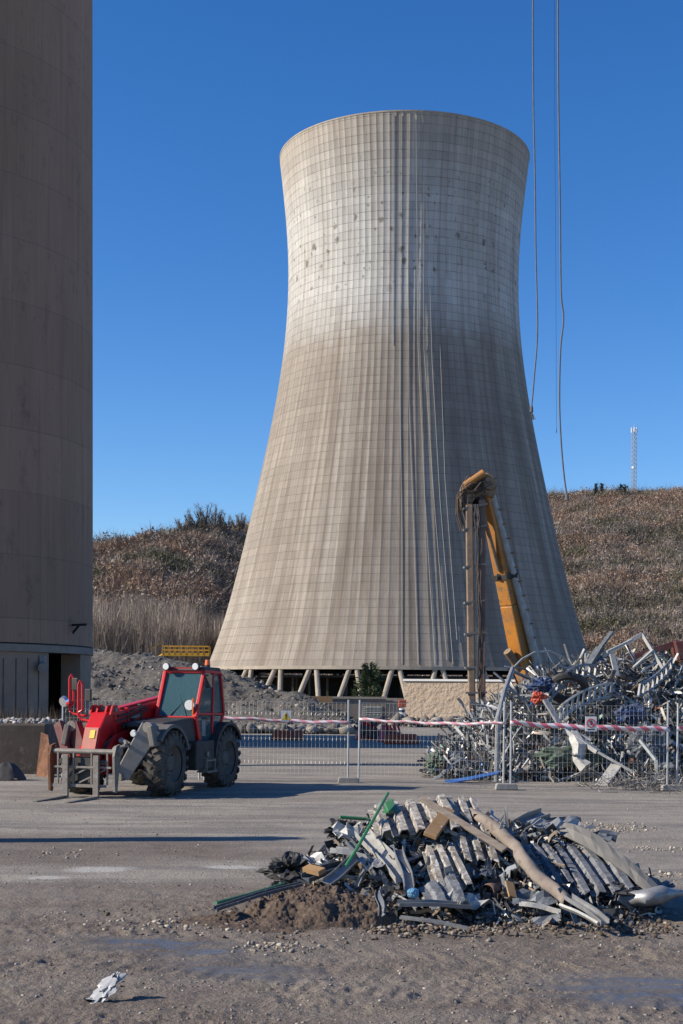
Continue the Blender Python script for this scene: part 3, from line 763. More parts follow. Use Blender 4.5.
greys = [(.26, .24, .21), (.18, .165, .15), (.34, .31, .28), (.14, .125, .11)]
Nn = 9000; Yr = 70+25*RNG.random(Nn)**1.2; ur = -.30+.33*RNG.random(Nn); Xr = ur*Yr
S = .02+.17*RNG.random(Nn)**5
rocks('mound_rubble', np.stack([Xr, Yr, mound_z(Xr, Yr)+.02], 1), S, 'veg', 'grey stones and rubble lying on the slope of the mound', 'rubble', [(.17, .155, .135), (.115, .105, .095), (.24, .22, .195), (.07, .065, .058)])
Nn = 420; Xr = (240+115*RNG.random(Nn)-CXP)*70/F_PX; Yr = 69.5+2.5*RNG.random(Nn)
rocks('boulder_ridge', np.stack([Xr, Yr, .03+.22*RNG.random(Nn)], 1), .10+.28*RNG.random(Nn)**2, 'veg', 'row of pale broken boulders along the foot of the mound', 'boulders', [(.25, .23, .205), (.17, .158, .142)])
Nn = 260; Xr = (385+120*RNG.random(Nn)**.8-CXP)*90/F_PX; Yr = 84+8*RNG.random(Nn)
rocks('wall_foot_rubble', np.stack([Xr, Yr, .05+.35*RNG.random(Nn)], 1), .1+.45*RNG.random(Nn)**3, 'veg', 'scattered stones at the foot of the beige wall', 'rubble', greys)
# yard gravel
Nn = 10000; Yr = 8.6*np.exp(RNG.random(Nn)*1.25); ur = -.3+.6*RNG.random(Nn); Xr = ur*Yr
keep = (fbm(Xr*.9, Yr*.9, 3) > .52-.07*(Yr < 13)) & (wetmask(Xr, Yr) < .45)
Xr, Yr = Xr[keep], Yr[keep]
rocks('loose_gravel', np.stack([Xr, Yr, gheight(Xr, Yr)+.002], 1), .003+.014*RNG.random(len(Xr))**3.5, 'veg', 'small loose stones strewn over the yard', 'gravel', [(.27, .23, .19), (.17, .14, .115), (.36, .32, .28), (.12, .10, .085)])
# pale rubble patches on the right of the yard
pts = []
for (cx, cy, rx, ry, q) in ((4.35, 22.6, .75, .9, 420), (4.6, 19.8, .9, .35, 160), (3.9, 17.0, .8, .4, 130), (-1.3, 12.9, .9, .35, 200), (-.5, 11.9, .35, .3, 130), (-3.6, 18.5, .8, .5, 60)):
    for i in range(q): pts.append((random.gauss(cx, rx*.5), random.gauss(cy, ry*.5)))
pts = np.array(pts)
rocks('rubble_patches', np.stack([pts[:, 0], pts[:, 1], gheight(pts[:, 0], pts[:, 1])+.005], 1), .006+.026*RNG.random(len(pts))**3, 'veg', 'small heaps of pale broken stones on the open yard', 'rubble', [(.40, .35, .28), (.30, .26, .21), (.22, .19, .16)])

# ------------------------------------------------------------------ walls beyond the yard
def walled(name, p0, p1, z, th_, m, label, cap=None, cat='wall'):
    t = empty(name, (p0[0], p0[1], 0), 0, label, cat)
    a = Vector((0, 0, z/2-.05)); b_ = Vector((p1[0]-p0[0], p1[1]-p0[1], z/2-.05))
    MB().bar(a, b_, th_, z+.1).build('wall_face', m, t, bevel=.02)
    if cap: MB().bar(a+Vector((-.06, 0, z/2+.10)), b_+Vector((.06, 0, z/2+.10)), th_+.16, .14).build('coping', cap, t)
    return t
xa = lambda px, Y: (px-CXP)*Y/F_PX
walled('rendered_wall', (xa(405, 95.5), 95.5), (xa(610, 91), 91), EYE+(HOR-680)*94/F_PX, .4, 'stone', 'high rough beige wall with white coping in front of the tower', 'paint_white')
lw = walled('low_wall', (xa(303, 92), 92), (xa(386, 92), 92), 1.65, .3, 'plaster', 'low brown grey wall with a louvred vent, left of the beige wall', 'leg')
z1 = 1.12
mb = MB(); x0 = xa(363, 92)-xa(303, 92); x1 = xa(382, 92)-xa(303, 92)
mb.box(((x0+x1)/2, -.19, .62), (x1-x0, .06, 1.1)).build('vent_panel', 'lgrey', lw)
mb = MB()
for i in range(9): mb.box(((x0+x1)/2, -.25, .16+i*.115), (x1-x0-.1, .07, .05), Matrix.Rotation(.5, 3, 'X'))
mb.build('louvre', 'teal', lw)
t = empty('block_pier', (xa(394, 92), 92.3, 0), 0, 'short tan masonry pier between the vent and the beige wall', 'pier')
MB().box((0, 0, .7), (1.1, .5, 1.5)).build('masonry', 'stone', t, bevel=.02); MB().box((0, 0, 1.5), (1.2, .6, .1)).build('coping', 'footing', t)
o = MB().box((xa(318, 91), 90, 1.58), (1.9, .12, .42)).box((xa(312, 91), 90, .7), (.1, .1, 1.4)).box((xa(327, 91), 90, .7), (.1, .1, 1.4)).build('plank_barrier', 'ochre_board'); tag(o, 'ochre plank barrier on posts left of the low wall', 'barrier')
t = empty('striped_bollard', (xa(402, 91), 90.5, 0), 0, 'red and white striped bollard beside the left end of the beige wall', 'bollard')
MB().cyl((0, 0, 0), (0, 0, 1.05), .2, .2, 14).build('post', 'paint_white', t)
for i in range(3): MB().cyl((0, 0, .12+i*.34), (0, 0, .28+i*.34), .21, .21, 14).build('stripe', 'blue', t)
MB().box((0, 0, 1.35), (.5, .3, .5)).build('top_block', 'orange_red', t, bevel=.05)

# yellow walkway above the mound
YY = 104; x0, x1 = xa(163, YY), xa(209, YY); zf = EYE+(HOR-656)*YY/F_PX
t = empty('walkway', ((x0+x1)/2, YY, 0), 0, 'yellow steel walkway with handrails behind the mound', 'walkway'); L = (x1-x0)/2
MB().box((0, 0, zf), (2*L, 1.2, .22)).build('deck', 'yellow', t)
mb = MB()
for yy in (-.6, .6):
    for i in range(9): x = -L+2*L*i/8; mb.bar((x, yy, zf), (x, yy, zf+.62), .04, .04)
    for zz_ in (.34, .62): mb.bar((-L, yy, zf+zz_), (L, yy, zf+zz_), .06, .06)
mb.build('handrail', 'yellow', t)
for x in (-L+.3, 0, L-.3): MB().bar((x, 0, 0), (x, 0, zf-.1), .18, .18).build('leg', 'steel', t)
MB().bar((-L, 0, zf), (-L-.9, -.3, zf-.5), .9, .1).bar((-L, -.5, zf+.9), (-L-.9, -.6, zf+.35), .06, .06).build('stair', 'yellow', t)

# left retaining wall with rubble on its top
wl = empty('retaining_wall', (xa(0, 35.5), 35.5, 0), 0, 'stained brown concrete wall at the left edge behind the telehandler', 'wall')
mb = MB(); x1 = xa(46, 35.2)-xa(0, 35.5)
mb.box((x1/2-5, 1.3, .60), (x1+10, 3.0, 1.36)).build('wall_body', 'conc_wall', wl, bevel=.05)
Nn = 900; Xr = xa(46, 35)-.15-8*RNG.random(Nn); Yr = 35.4+2.8*RNG.random(Nn)
rocks('wall_top_rubble', np.stack([Xr, Yr, 1.29+.05*RNG.random(Nn)], 1), .02+.09*RNG.random(Nn)**3, 'veg', 'pale crumbs of rubble along the top of the retaining wall', 'rubble', [(.44, .42, .39), (.30, .28, .26), (.22, .2, .18)])
Pq = W(38, 735, 34.9)
o = MB().add([W(36, 777, 34.6), W(53, 777, 34.2), W(48, 735, 35.0), W(41, 732, 35.1), W(36, 777, 34.68), W(53, 777, 34.28), W(48, 735, 35.08), W(41, 732, 35.18)], [(0, 1, 2, 3), (7, 6, 5, 4), (0, 4, 5, 1), (1, 5, 6, 2), (2, 6, 7, 3), (3, 7, 4, 0)]).build('steel_plate', 'rust')
tag(o, 'rusty brown steel plate leaning on the end of the retaining wall', 'plate')
mb = MB(); P0 = Vector((xa(6, 33), 33.2, 0))
rows_ = [[(P0.x+.45*c_*math.cos(a), P0.y+.3*c_*math.sin(a), max(0, .42*(1-c_**2)+.05*math.sin(a*5)*c_)+.004) for a in np.linspace(0, 6.283, 20)] for c_ in (0.02, .3, .55, .8, 1.)]
o = mb.grid(rows_).build('bunched_tarp', 'black', smooth=True); tag(o, 'dark bunched tarpaulin on the ground at the left edge', 'tarpaulin')
# dry brush at chimney foot
N = 620; Xr = -16+10.5*RNG.random(N); Yr = 41+7*RNG.random(N); base = np.stack([Xr, Yr, .2+0*Xr], 1)
V, T = twigs(base, .8+.9*RNG.random(N), .5+.5*RNG.random(N), np.array([.09, .07, .055])*(.7+.6*RNG.random((N, 1))), 60, .025, 1.5, .3)
o = fast('dry_brush', V, np.arange(len(V)).reshape(-1, 3), 'veg', T); tag(o, 'dark dry brush growing at the foot of the chimney', 'brush', kind='stuff')
mb = MB(); rows_ = []
for yv in np.linspace(39, 50, 24):
    rows_.append([(xv, yv, max(-.1, .85*math.sin(math.pi*(yv-39)/11)*min(1, (xv+22)/4, (-5.0-xv)/2.5)*(.7+.6*random.random()))) for xv in np.linspace(-22, -5.0, 44)])
o = mb.grid(rows_).build('soil_bank', 'soil', recentre=False); tag(o, kind='structure')

# ------------------------------------------------------------------ telehandler
TH = empty('telehandler', (-4.02, 30.25, 0), math.atan2(-.949, -.315), 'red telescopic handler with dusty wheels and lowered pallet forks', 'telehandler')
def wheel(x, y, side, r=.67, w=.42):
    wmb = MB(); prof_ = [(-.5, .56), (-.5, .80), (-.42, .93), (-.25, .97), (.25, .97), (.42, .93), (.5, .80), (.5, .56)]
    n = 40; rows_ = []
    for i in range(n+1):
        a = 2*math.pi*i/n; rows_.append([(x+math.cos(a)*q*r, y+p*w, r+math.sin(a)*q*r) for p, q in prof_])
    wmb.grid(rows_)
    for i in range(20):
        for sg in (-1, 1):
            a = 2*math.pi*(i+(.5 if sg > 0 else 0))/20
            c = Vector((x+math.cos(a)*r*.985, y+sg*w*.24, r+math.sin(a)*r*.985))
            rot = Matrix.Rotation(-a, 3, 'Y') @ Matrix.Rotation(sg*.55, 3, 'X')
            wmb.box(c, (.035, w*.56, .085), rot)
            c2 = Vector((x+math.cos(a)*r*.91, y+sg*w*.485, r+math.sin(a)*r*.90)); wmb.box(c2, (.10, .02, .06), Matrix.Rotation(-a, 3, 'Y'))
    root = wmb.build('wheel', 'rubber', TH, smooth=True)
    rm = MB(); rows_ = []
    pr_ = [(.44*side, .56), (.38*side, .54), (.30*side, .50), (.16*side, .44), (.12*side, .28), (.26*side, .24), (.30*side, .20), (.30*side, .02)]
    for i in range(33):
        a = 2*math.pi*i/32; rows_.append([(x+math.cos(a)*q*r, y+p*w, r+math.sin(a)*q*r) for p, q in pr_])
    rm.grid(rows_)
    for i in range(8):
        a = 2*math.pi*i/8; c = Vector((x+math.cos(a)*.35*r, y+.17*w*side, r+math.sin(a)*.35*r)); rm.cyl(c, c+Vector((0, .03*side, 0)), .02, .02, 6)
    rm.build('rim', 'rim', root, smooth=True)
for x in (1.42, -1.42):
    wheel(x, .93, 1); wheel(x, -.93, -1)
# chassis
MB().box((-.1, 0, .82), (4.0, .72, .42)).box((1.75, 0, .72), (.7, .62, .5)).build('chassis', 'black', TH, bevel=.03)
for x in (1.42, -1.42): MB().cyl((x, -.75, .67), (x, .75, .67), .14).box((x, 0, .67), (.36, .4, .34)).build('axle', 'black', TH)
MB().box((-.95, -.62, 1.18), (1.75, .62, .62)).prism([(-1.9, 1.0), (-.2, 1.0), (-.2, 1.5), (-1.5, 1.55), (-1.9, 1.35)], 'y', -.95, -.92).build('engine_cover', 'red', TH, bevel=.04)
MB().box((-1.95, 0, 1.05), (.35, 1.5, .6)).build('counterweight', 'dusty_grey', TH, bevel=.05)
# red front frame
MB().prism([(.5, 1.0), (1.5, .85), (2.1, .5), (2.25, .45), (2.25, .95), (1.9, 1.25), (.6, 1.45)], 'y', -.02, .06).prism([(.5, 1.0), (1.5, .85), (2.1, .5), (2.25, .45), (2.25, .95), (1.9, 1.25), (.6, 1.45)], 'y', -.62, -.55).box((2.1, -.28, .62), (.2, .6, .3)).build('front_frame', 'red', TH, bevel=.01)
# fenders
def fender(x, y0, y1, r, a0, a1, m, th_=.035, lip=.07):
    mb = MB(); rows_ = []
    for i in range(15):
        a = a0+(a1-a0)*i/14; c_, s_ = math.cos(a), math.sin(a)
        rows_.append([(x+c_*(r+d), yy, .67+s_*(r+d)) for d, yy in ((-lip, y1), (0, y1), (0, y0), (-th_, y0), (-th_, y1-.03*(1 if y1 > y0 else -1)), (-lip, y1-.03*(1 if y1 > y0 else -1)), (-lip, y1))])
    return mb.grid(rows_).build('fender', m, TH, smooth=True)
for sg in (1, -1):
    fender(1.42, .55*sg, 1.13*sg, .80, R(38), R(160), 'dusty_grey')
    fender(-1.42, .5*sg, 1.16*sg, .80, R(5), R(150), 'black')
# bonnet between fender and windscreen
MB().prism([(-.1, 1.0), (.9, 1.05), (1.5, 1.42), (1.45, 1.50), (.2, 1.58), (-.1, 1.58)], 'y', .05, .92).build('front_cowl', 'black', TH, bevel=.03)
MB().box((-.15, .92, .78), (.95, .42, .62)).build('tank_box', 'black', TH, bevel=.03)
MB().box((-.35, 1.08, .42), (.5, .26, .04)).box((-.35, 1.08, .66), (.5, .2, .04)).box((-.58, 1.08, .55), (.03, .2, .3)).box((-.12, 1.08, .55), (.03, .2, .3)).build('step', 'steel', TH)
# stabilisers
def stab(sg):
    y_ = .88*sg
    mb = MB(); mb.bar((1.98, y_, 1.42), (2.2, .34*sg, .42), .15, .42, 0, .13, .30)
    root = mb.build('stabiliser_leg', 'lgrey' if sg > 0 else 'dred', TH, bevel=.02)
    MB().cyl((1.9, y_-.02*sg, 1.42), (2.12, y_-.02*sg, 1.42), .11).build('pivot_pin', 'steel', root)
    MB().cyl((2.1, .34*sg, .42), (2.32, .34*sg, .42), .08).build('pivot_pin', 'steel', root)
    MB().box((2.02, (.96)*sg, 1.24), (.34, .12, .42), Matrix.Rotation(.2*sg, 3, 'X')).build('stabiliser_foot', 'dusty_grey', root, bevel=.02)
    MB().cyl((2.0, .2*sg, 1.15), (2.05, .55*sg, 1.0), .06).cyl((2.05, .5*sg, 1.02), (2.06, .72*sg, .98), .035).build('stabiliser_ram', 'steel', root)
stab(1); stab(-1)
MB().bar((1.95, -.42, .95), (1.98, -.98, 1.42), .1, .22).bar((2.0, -1.22, 1.48), (2.12, -.9, .75), .1, .22).build('side_plate', 'dred', TH, bevel=.01)
# boom: y=-.27
bm = MB(); p0 = Vector((-1.85, -.28, 1.88)); p1 = Vector((1.75, -.28, 1.46)); bm.bar(p0, p1, .36, .46)
bm.bar((-.4, -.28, 1.56), (1.45, -.28, 1.30), .30, .2); boom = bm.build('boom', 'red', TH, bevel=.03)
MB().bar((-1.2, -.28, 2.04), (1.3, -.28, 1.755), .2, .08).build('hose_cover', 'red', boom, bevel=.02)
MB().bar((1.2, -.28, 1.55), (1.95, -.28, 1.44), .30, .38).build('inner_boom', 'dred', boom, bevel=.02)
for x in (.45, 1.05, 1.62):
    zz_ = 1.46+(1.75-x)*.117; MB().bar((x, -.28, zz_), (x+.07, -.28, zz_-.01), .41, .52).build('boom_collar', 'red' if x > 1 else 'black', boom, bevel=.01)
MB().box((.75, -.085, 1.62), (.4, .006, .1), Matrix.Rotation(.144, 3, 'Y')).build('boom_decal', 'lgrey', boom)
for x, zz_ in ((.9, 1.5), (1.3, 1.42)): MB().cyl((x, -.12, zz_), (x, -.02, zz_), .08).build('pin', 'black', boom)
# boom head goose neck
hd = MB().prism([(1.7, 1.74), (2.0, 1.70), (2.28, 1.40), (2.5, .78), (2.42, .52), (2.22, .55), (2.05, 1.05), (1.72, 1.26)], 'y', -.46, -.10).build('boom_head', 'red', TH, bevel=.025)
MB().add([(2.296, -.43, 1.40), (2.296, -.13, 1.40), (2.505, -.13, .82), (2.505, -.43, .82)], [(0, 1, 2, 3)]).build('head_face_plate', mat('faded_red_paint', (.52, .13, .09), (.42, .09, .06), scale=3, rough=.5, dirt=(.35, .2, .15)), hd, solid=.012)
MB().box((2.36, -.24, 1.27), (.006, .11, .17), Matrix.Rotation(-.34, 3, 'Y')).build('sticker', 'signyellow', hd)
for yy in (-.52, -.38, -.18, -.06):
    MB().prism([(1.55, 1.66), (1.72, 1.86), (1.9, 1.84), (2.0, 1.66)], 'y', yy, yy+.035).build('head_lug', 'red', hd)
MB().cyl((1.78, -.56, 1.76), (1.78, -.0, 1.76), .05).cyl((2.3, -.60, .7), (2.3, .05, .7), .055).build('head_pin', 'steel', hd)
MB().cyl((1.2, -.28, 1.22), (1.9, -.28, .95), .075).cyl((1.9, -.28, .95), (2.3, -.28, .72), .045).build('tilt_ram', 'steel', hd)
for q in range(4):
    y_ = -.2+q*.03
    MB().tube([(1.0, .0+q*.02, 1.35), (1.5, .05+q*.02, 1.08-q*.04), (1.95, .0, 1.2-q*.03), (2.2, y_, .95), (2.35, y_, .75)], .018, 6).build('hose', 'black', hd)
# carriage and forks, y from -1.02 to .42
cg = MB(); yc = -.32
cg.cyl((2.55, yc-.68, .93), (2.55, yc+.68, .93), .055, .055, 12); cg.bar((2.6, yc-.64, .62), (2.6, yc+.64, .62), .05, .04); cg.bar((2.6, yc-.7, .25), (2.6, yc+.68, .25), .05, .06)
carr = cg.build('fork_carriage', 'steel', TH)
for yy in (yc-.72, yc+.72):
    MB().prism([(2.42, 1.08), (2.6, 1.05), (2.68, .85), (2.64, .15), (2.54, .12), (2.48, .5), (2.40, .8)], 'y', yy-.025, yy+.025).cyl((2.5, yy-.08, .95), (2.5, yy+.08, .95), .09, .09, 10).build('carriage_side', 'rust' if yy < yc else 'steel', carr)
for dy in (-.55, -.2, .2, .55): MB().bar((2.6, yc+dy, .25), (2.6, yc+dy, .9), .035, .03).build('carriage_bar', 'steel', carr)
MB().bar((2.6, yc-.5, .3), (2.58, yc+.1, .6), .03, .03).bar((2.58, yc-.1, .3), (2.58, yc+.5, .58), .03, .03).build('carriage_brace', 'steel', carr)
MB().box((2.42, yc, .55), (.2, .5, .55)).build('carriage_bracket', 'black', carr, bevel=.02)
MB().tube([(2.5, yc+.68, .98), (2.45, yc+.85, 1.05), (2.3, yc+.8, 1.06), (2.1, yc+.7, 1.1)], .04, 8).build('carriage_ram', 'steel', carr)
for dy in (-.34, .34):
    MB().prism([(2.64, .86), (2.70, .86), (2.70, .06), (3.86, .025), (3.86, .012), (2.64, .012)], 'y', yc+dy-.06, yc+dy+.06).build('fork', 'steel', TH, bevel=.005)
# cab
y0, y1 = .02, .94
cab = MB()
A0, A1 = Vector((-.02, 0, 1.58)), Vector((-.46, 0, 2.58))
RB, RT = Vector((-1.50, 0, 1.62)), Vector((-1.30, 0, 2.56))
def bary(p, y_): return Vector((p.x, y_, p.z))
for yy in (y0, y1):
    cab.bar(bary(A0, yy), bary(A1, yy), .08, .08); cab.bar(bary(RB, yy), bary(RT, yy), .07, .10)
    cab.bar(bary(A1, yy)+Vector((.02, 0, 0)), bary(RT, yy), .06, .07)
    cab.bar((-.86, yy, 1.0), (-.92, yy, 2.56), .06, .085)
    cab.bar((-.08, yy, 1.66), (-1.5, yy, 1.64), .05, .06)
    cab.bar(bary(A0, yy), (-.22, yy, 1.04), .07, .13); cab.bar((-.2, yy, 1.02), (-1.08, yy, .98), .07, .14); cab.bar((-1.06, yy, 1.0), (-1.5, yy, 1.62), .06, .08)
cab.bar(bary(A0, y0), bary(A0, y1), .07, .06); cab.bar(bary(A1, y0), bary(A1, y1), .07, .08); cab.bar(bary(RB, y0), bary(RB, y1), .07, .06)
cabo = cab.build('cab', 'red', TH, bevel=.015)
MB().prism([(-.38, 2.60), (-.45, 2.68), (-1.28, 2.67), (-1.36, 2.58)], 'y', y0-.03, y1+.03).build('cab_roof', 'black', cabo, bevel=.03)
MB().box((-.43, .48, 2.635), (.03, .84, .05)).build('roof_edge', 'red', cabo)
MB().box((-.75, .48, 1.02), (1.2, .86, .06)).box((-1.1, .48, 1.45), (.42, .5, .14)).box((-1.3, .48, 1.85), (.12, .46, .72)).build('seat', 'black', cabo, bevel=.04)
MB().tube([(-.45, .48+.17*math.cos(a), 1.78+.17*math.sin(a)*.8) for a in np.linspace(0, 6.283, 18)], .015, 6).bar((-.42, .48, 1.5), (-.45, .48, 1.76), .05, .05).build('steering_wheel', 'black', cabo)
MB().box((-.25, .48, 1.55), (.3, .8, .25)).build('dashboard', 'black', cabo, bevel=.03)
e = .018
def pane(pts, name='window_pane'): return MB().add(pts, [tuple(range(len(pts)))]).build(name, 'glass', cabo, solid=.008)
pane([(A0.x-.01, y0+.03, A0.z+.02), (A0.x-.01, y1-.03, A0.z+.02), (A1.x-.01, y1-.03, A1.z-.03), (A1.x-.01, y0+.03, A1.z-.03)], 'windscreen')
for yy in (y1, y0):
    pane([(-.12, yy, 1.69), (-.87, yy, 1.69), (-.90, yy, 2.52), (-.46, yy, 2.52)])
    pane([(-.95, yy, 1.69), (-1.46, yy, 1.69), (-1.32, yy, 2.52), (-.96, yy, 2.52)])
    pane([(-.12, yy, 1.62), (-.28, yy, 1.07), (-.84, yy, 1.05), (-.87, yy, 1.62)], 'door_pane')
    pane([(-.93, yy, 1.60), (-.90, yy, 1.06), (-1.06, yy, 1.06), (-1.42, yy, 1.60)], 'door_pane')
pane([(RB.x, y0+.03, 1.66), (RB.x, y1-.03, 1.66), (RT.x, y1-.03, 2.52), (RT.x, y0+.03, 2.52)], 'rear_window')
MB().box((-.5, y1+.05, 1.55), (.12, .03, .03)).build('door_handle', 'black', cabo)
MB().bar((-.03, .72, 1.62), (-.26, .46, 2.08), .015, .02).bar((-.02, .35, 1.62), (-.2, .62, 1.95), .012, .02).build('wiper', 'black', cabo)
MB().cyl((.0, .80, 1.85), (-.04, .80, 1.85), .11, .11, 16).build('round_sticker', 'white', cabo)
MB().bar((-.02, .88, 1.5), (-.02, .88, 2.0), .04, .03).build('marker_post', 'beacon', cabo)
for yy in (.10, .80):
    r_ = MB().cyl((-.30, yy, 2.68), (-.42, yy, 2.68), .085, .06, 14).build('work_light', 'black', cabo)
    MB().cyl((-.295, yy, 2.68), (-.285, yy, 2.68), .075, .07, 14).build('lens', 'lamp', r_)
MB().cyl((-1.0, .78, 2.67), (-1.0, .78, 2.72), .06).build('beacon_base', 'black', cabo)
MB().cyl((-1.0, .78, 2.72), (-1.0, .78, 2.84), .065, .05, 12).build('beacon', 'beacon', cabo, bevel=.01)
MB().box((-.42, 1.08, 2.36), (.05, .17, .28)).bar((-.45, .96, 2.5), (-.42, 1.08, 2.45), .02, .02).build('mirror', 'black', cabo, bevel=.02)
mb = MB()
random.seed(3)
mb.box((-.42, y1+.012, 1.35), (.2, .006, .34)).box((-.42, y1+.016, 1.35), (.09, .006, .2))
mb.build('door_sticker', 'lgrey', cabo)
MB().tube([(.2, -.07, 1.8), (.7, -.06, 1.76), (1.2, -.05, 1.66), (1.6, -.06, 1.62)], .022, 6).build('boom_hose', 'black', boom)
MB().tube([(.2, -.04, 1.74), (.8, -.05, 1.66), (1.2, -.05, 1.58), (1.7, -.06, 1.52)], .018, 6).build('boom_hose', 'black', boom)
MB().box((.3, .99, .98), (.3, .02, .12)).build('mud_flap', 'rubber', TH)
MB().cyl((-.2, 1.14, .8), (-.2, 1.17, .8), .06).build('tank_cap', 'steel', TH)
MB().cyl((-1.35, -.7, 1.5), (-1.35, -.7, 2.0), .05).build('exhaust', 'rust', TH)
# light guards and mirror on the far front
for (px_, pz_, k_) in ((2.0, -.72, 0), (1.9, -.98, 1)):
    x, yy = px_, pz_; z0 = 1.55+.12*k_
    g = MB().tube([(x, yy+.35, z0-.05), (x, yy+.05, z0), (x, yy-.04, z0+.08), (x, yy-.04, z0+.72), (x, yy, z0+.8), (x, yy+.05, z0+.72), (x, yy+.06, z0+.2), (x, yy-.02, z0+.15)], .028, 8).build('light_guard', 'red', TH)
    MB().box((x+.02, yy+.2-.1*k_, z0+.5+.1*k_), (.06, .14, .26)).build('black_mirror', 'black', g, bevel=.02)
g = MB().cyl((1.98, -1.08, 1.92), (2.04, -1.1, 1.90), .12, .10, 16).build('headlight', 'mirror', TH)
g = MB().cyl((2.15, .58, 1.30), (2.2, .58, 1.29), .07, .06, 12).build('headlight', 'lamp', TH)

# ------------------------------------------------------------------ fence
def fence_panel(p0, p1, label, lean=0.0):
    p0 = Vector(p0); p1 = Vector(p1); d = (p1-p0); Lg = d.length; ang = math.atan2(d.y, d.x)
    t = empty('mobile_fence', (p0.x, p0.y, 0), ang, label, 'fence panel', 'mobile mesh fence panels across the yard')
    t.rotation_euler = (lean, 0, ang)
    for x in (0.02, Lg-.02): MB().cyl((x, 0, .03), (x, 0, 1.97), .024, .024, 8).build('post', 'galvpost', t, smooth=True)
    mb = MB(); r = .0021
    z0, z1 = .18, 1.9
    nx = int(Lg/.10)
    def wave(z):
        for zz_ in (.45, 1.0, 1.6):
            if abs(z-zz_) < .06: return .03*(1-abs(z-zz_)/.06)
        return 0
    zz_list = [z0, .39, .45, .51, .94, 1.0, 1.06, 1.54, 1.6, 1.66, z1]
    for i in range(1, nx+1):
        x = i*Lg/(nx+1)
        mb.tube([(x+random.gauss(0, .003), -wave(z), z) for z in zz_list], r, 3, open_=True)
    for z in np.arange(z0, z1+.01, .215): mb.tube([(0.02, -wave(z), z), (Lg/2, -wave(z)+random.gauss(0, .01), z+random.gauss(0, .006)), (Lg-.02, -wave(z), z)], r*1.25, 4)
    mb.build('wire_mesh', 'galvpost', t)
    return t
random.seed(5)
fp = [((xa(204, 33.4), 33.4), (xa(349.5, 33.1), 33.1), 'mesh fence panel behind the telehandler, carrying the yellow triangle sign'),
      ((xa(358.5, 33.0), 33.0), (xa(505, 31.5), 31.5), 'mesh fence panel between the two concrete feet, left of the scrap heap'),
      ((xa(510.5, 31.35), 31.35), (xa(669, 31.5), 31.5), 'mesh fence panel in front of the scrap heap, carrying the prohibition sign'),
      ((xa(677, 31.5), 31.5), (xa(677, 31.5)+3.4, 33.0), 'mesh fence panel cut off by the right edge of the view'),
      ((xa(204, 33.4)-3.5, 34.0), (xa(204, 33.4)-.08, 33.42), 'mesh fence panel standing mostly hidden behind the telehandler')]
for i, (a, b_, lb) in enumerate(fp): fence_panel((*a, 0), (*b_, 0), lb, R([0, -1.2, 0, 0.5, 0][i]))
for px_, Y_, lb in ((349, 33.05, 'concrete fence foot left of the middle, under the two leaning posts'), (507, 31.4, 'concrete fence foot at the left corner of the scrap heap'), (673, 31.45, 'concrete fence foot near the right edge of the view')):
    x = xa(px_, Y_)
    o = MB().prism([(x-.25, 0), (x+.25, 0), (x+.23, .11), (x+.2, .14), (x-.2, .14), (x-.23, .11)], 'y', Y_-.13, Y_+.13)
    o = o.build('concrete_block', 'footing', bevel=.015); tag(o, lb, 'fence block', 'concrete feet under the fence posts')
def tape(p0, p1, sag, label, w=.085, seed=1, m='tape'):
    random.seed(seed); p0 = Vector(p0); p1 = Vector(p1); n = 40; Lg = (p1-p0).length
    V = []; UV = []; F_ = []
    for i in range(n+1):
        f = i/n; p = p0.lerp(p1, f)+Vector((0, 0, -sag*4*f*(1-f)+.012*math.sin(f*23))); tw = .35*math.sin(f*9+seed)
        o_ = Vector((0, math.sin(tw), math.cos(tw)))*w/2
        V += [p-o_, p+o_]
    for i in range(n): F_.append((2*i, 2*i+2, 2*i+3, 2*i+1)); a, b_ = i/n*Lg/.32, (i+1)/n*Lg/.32; UV += [(a, 0), (b_, 0), (b_, 1), (a, 1)]
    o = fast('barrier_tape', np.array([tuple(v) for v in V]), np.array(F_), m, uv=UV)
    md = o.modifiers.new('thickness', 'SOLIDIFY'); md.thickness = .002
    tag(o, label, 'tape', 'red and white barrier tape along the fence')
tape(W(204, 716, 33.35), W(349, 722.5, 33.0), .03, 'red and white tape from the telehandler to the middle fence posts', .08, 1, 'tape_faded')
tape(W(359, 719, 32.9), W(505, 723, 31.4), .05, 'red and white tape between the middle posts and the scrap heap corner', .065, 2, 'tape_faded')
tape(W(510, 723, 31.25), W(670, 729, 31.4), .03, 'bold red and white tape in front of the scrap heap', .11, 4)
tape(W(677, 729, 31.4), W(800, 722, 32.4), .03, 'red and white tape running out of the right edge', .11, 5)
# signs
c = W(286, 716, 33.15)
t = empty('warning_sign', c, 0, 'small white plate with yellow warning triangle tied to the tape', 'sign')
MB().box((0, 0, 0), (.24, .012, .26)).build('plate', 'white', t)
MB().add([(-.10, -.009, -.09), (.10, -.009, -.09), (0, -.009, .10)], [(0, 1, 2)]).build('triangle', 'signyellow', t, solid=.003)
MB().add([(-.012, -.013, -.03), (.012, -.013, -.03), (.015, -.013, .05), (-.015, -.013, .05)], [(0, 1, 2, 3)]).add([(-.012, -.013, -.07), (.012, -.013, -.07), (.012, -.013, -.045), (-.012, -.013, -.045)], [(0, 1, 2, 3)]).build('mark', 'signblack', t, solid=.002)
c = W(591, 724, 31.2)
t = empty('prohibition_sign', c, 0, 'white plate with a red no entry hand symbol on the tape', 'sign')
MB().box((0, 0, 0), (.25, .012, .33)).build('plate', 'white', t, bevel=.004)
mb = MB(); rows_ = [[(r_*math.cos(a), -.010, r_*math.sin(a)+.02) for a in np.linspace(0, 6.2832, 33)] for r_ in (.078, .1)]
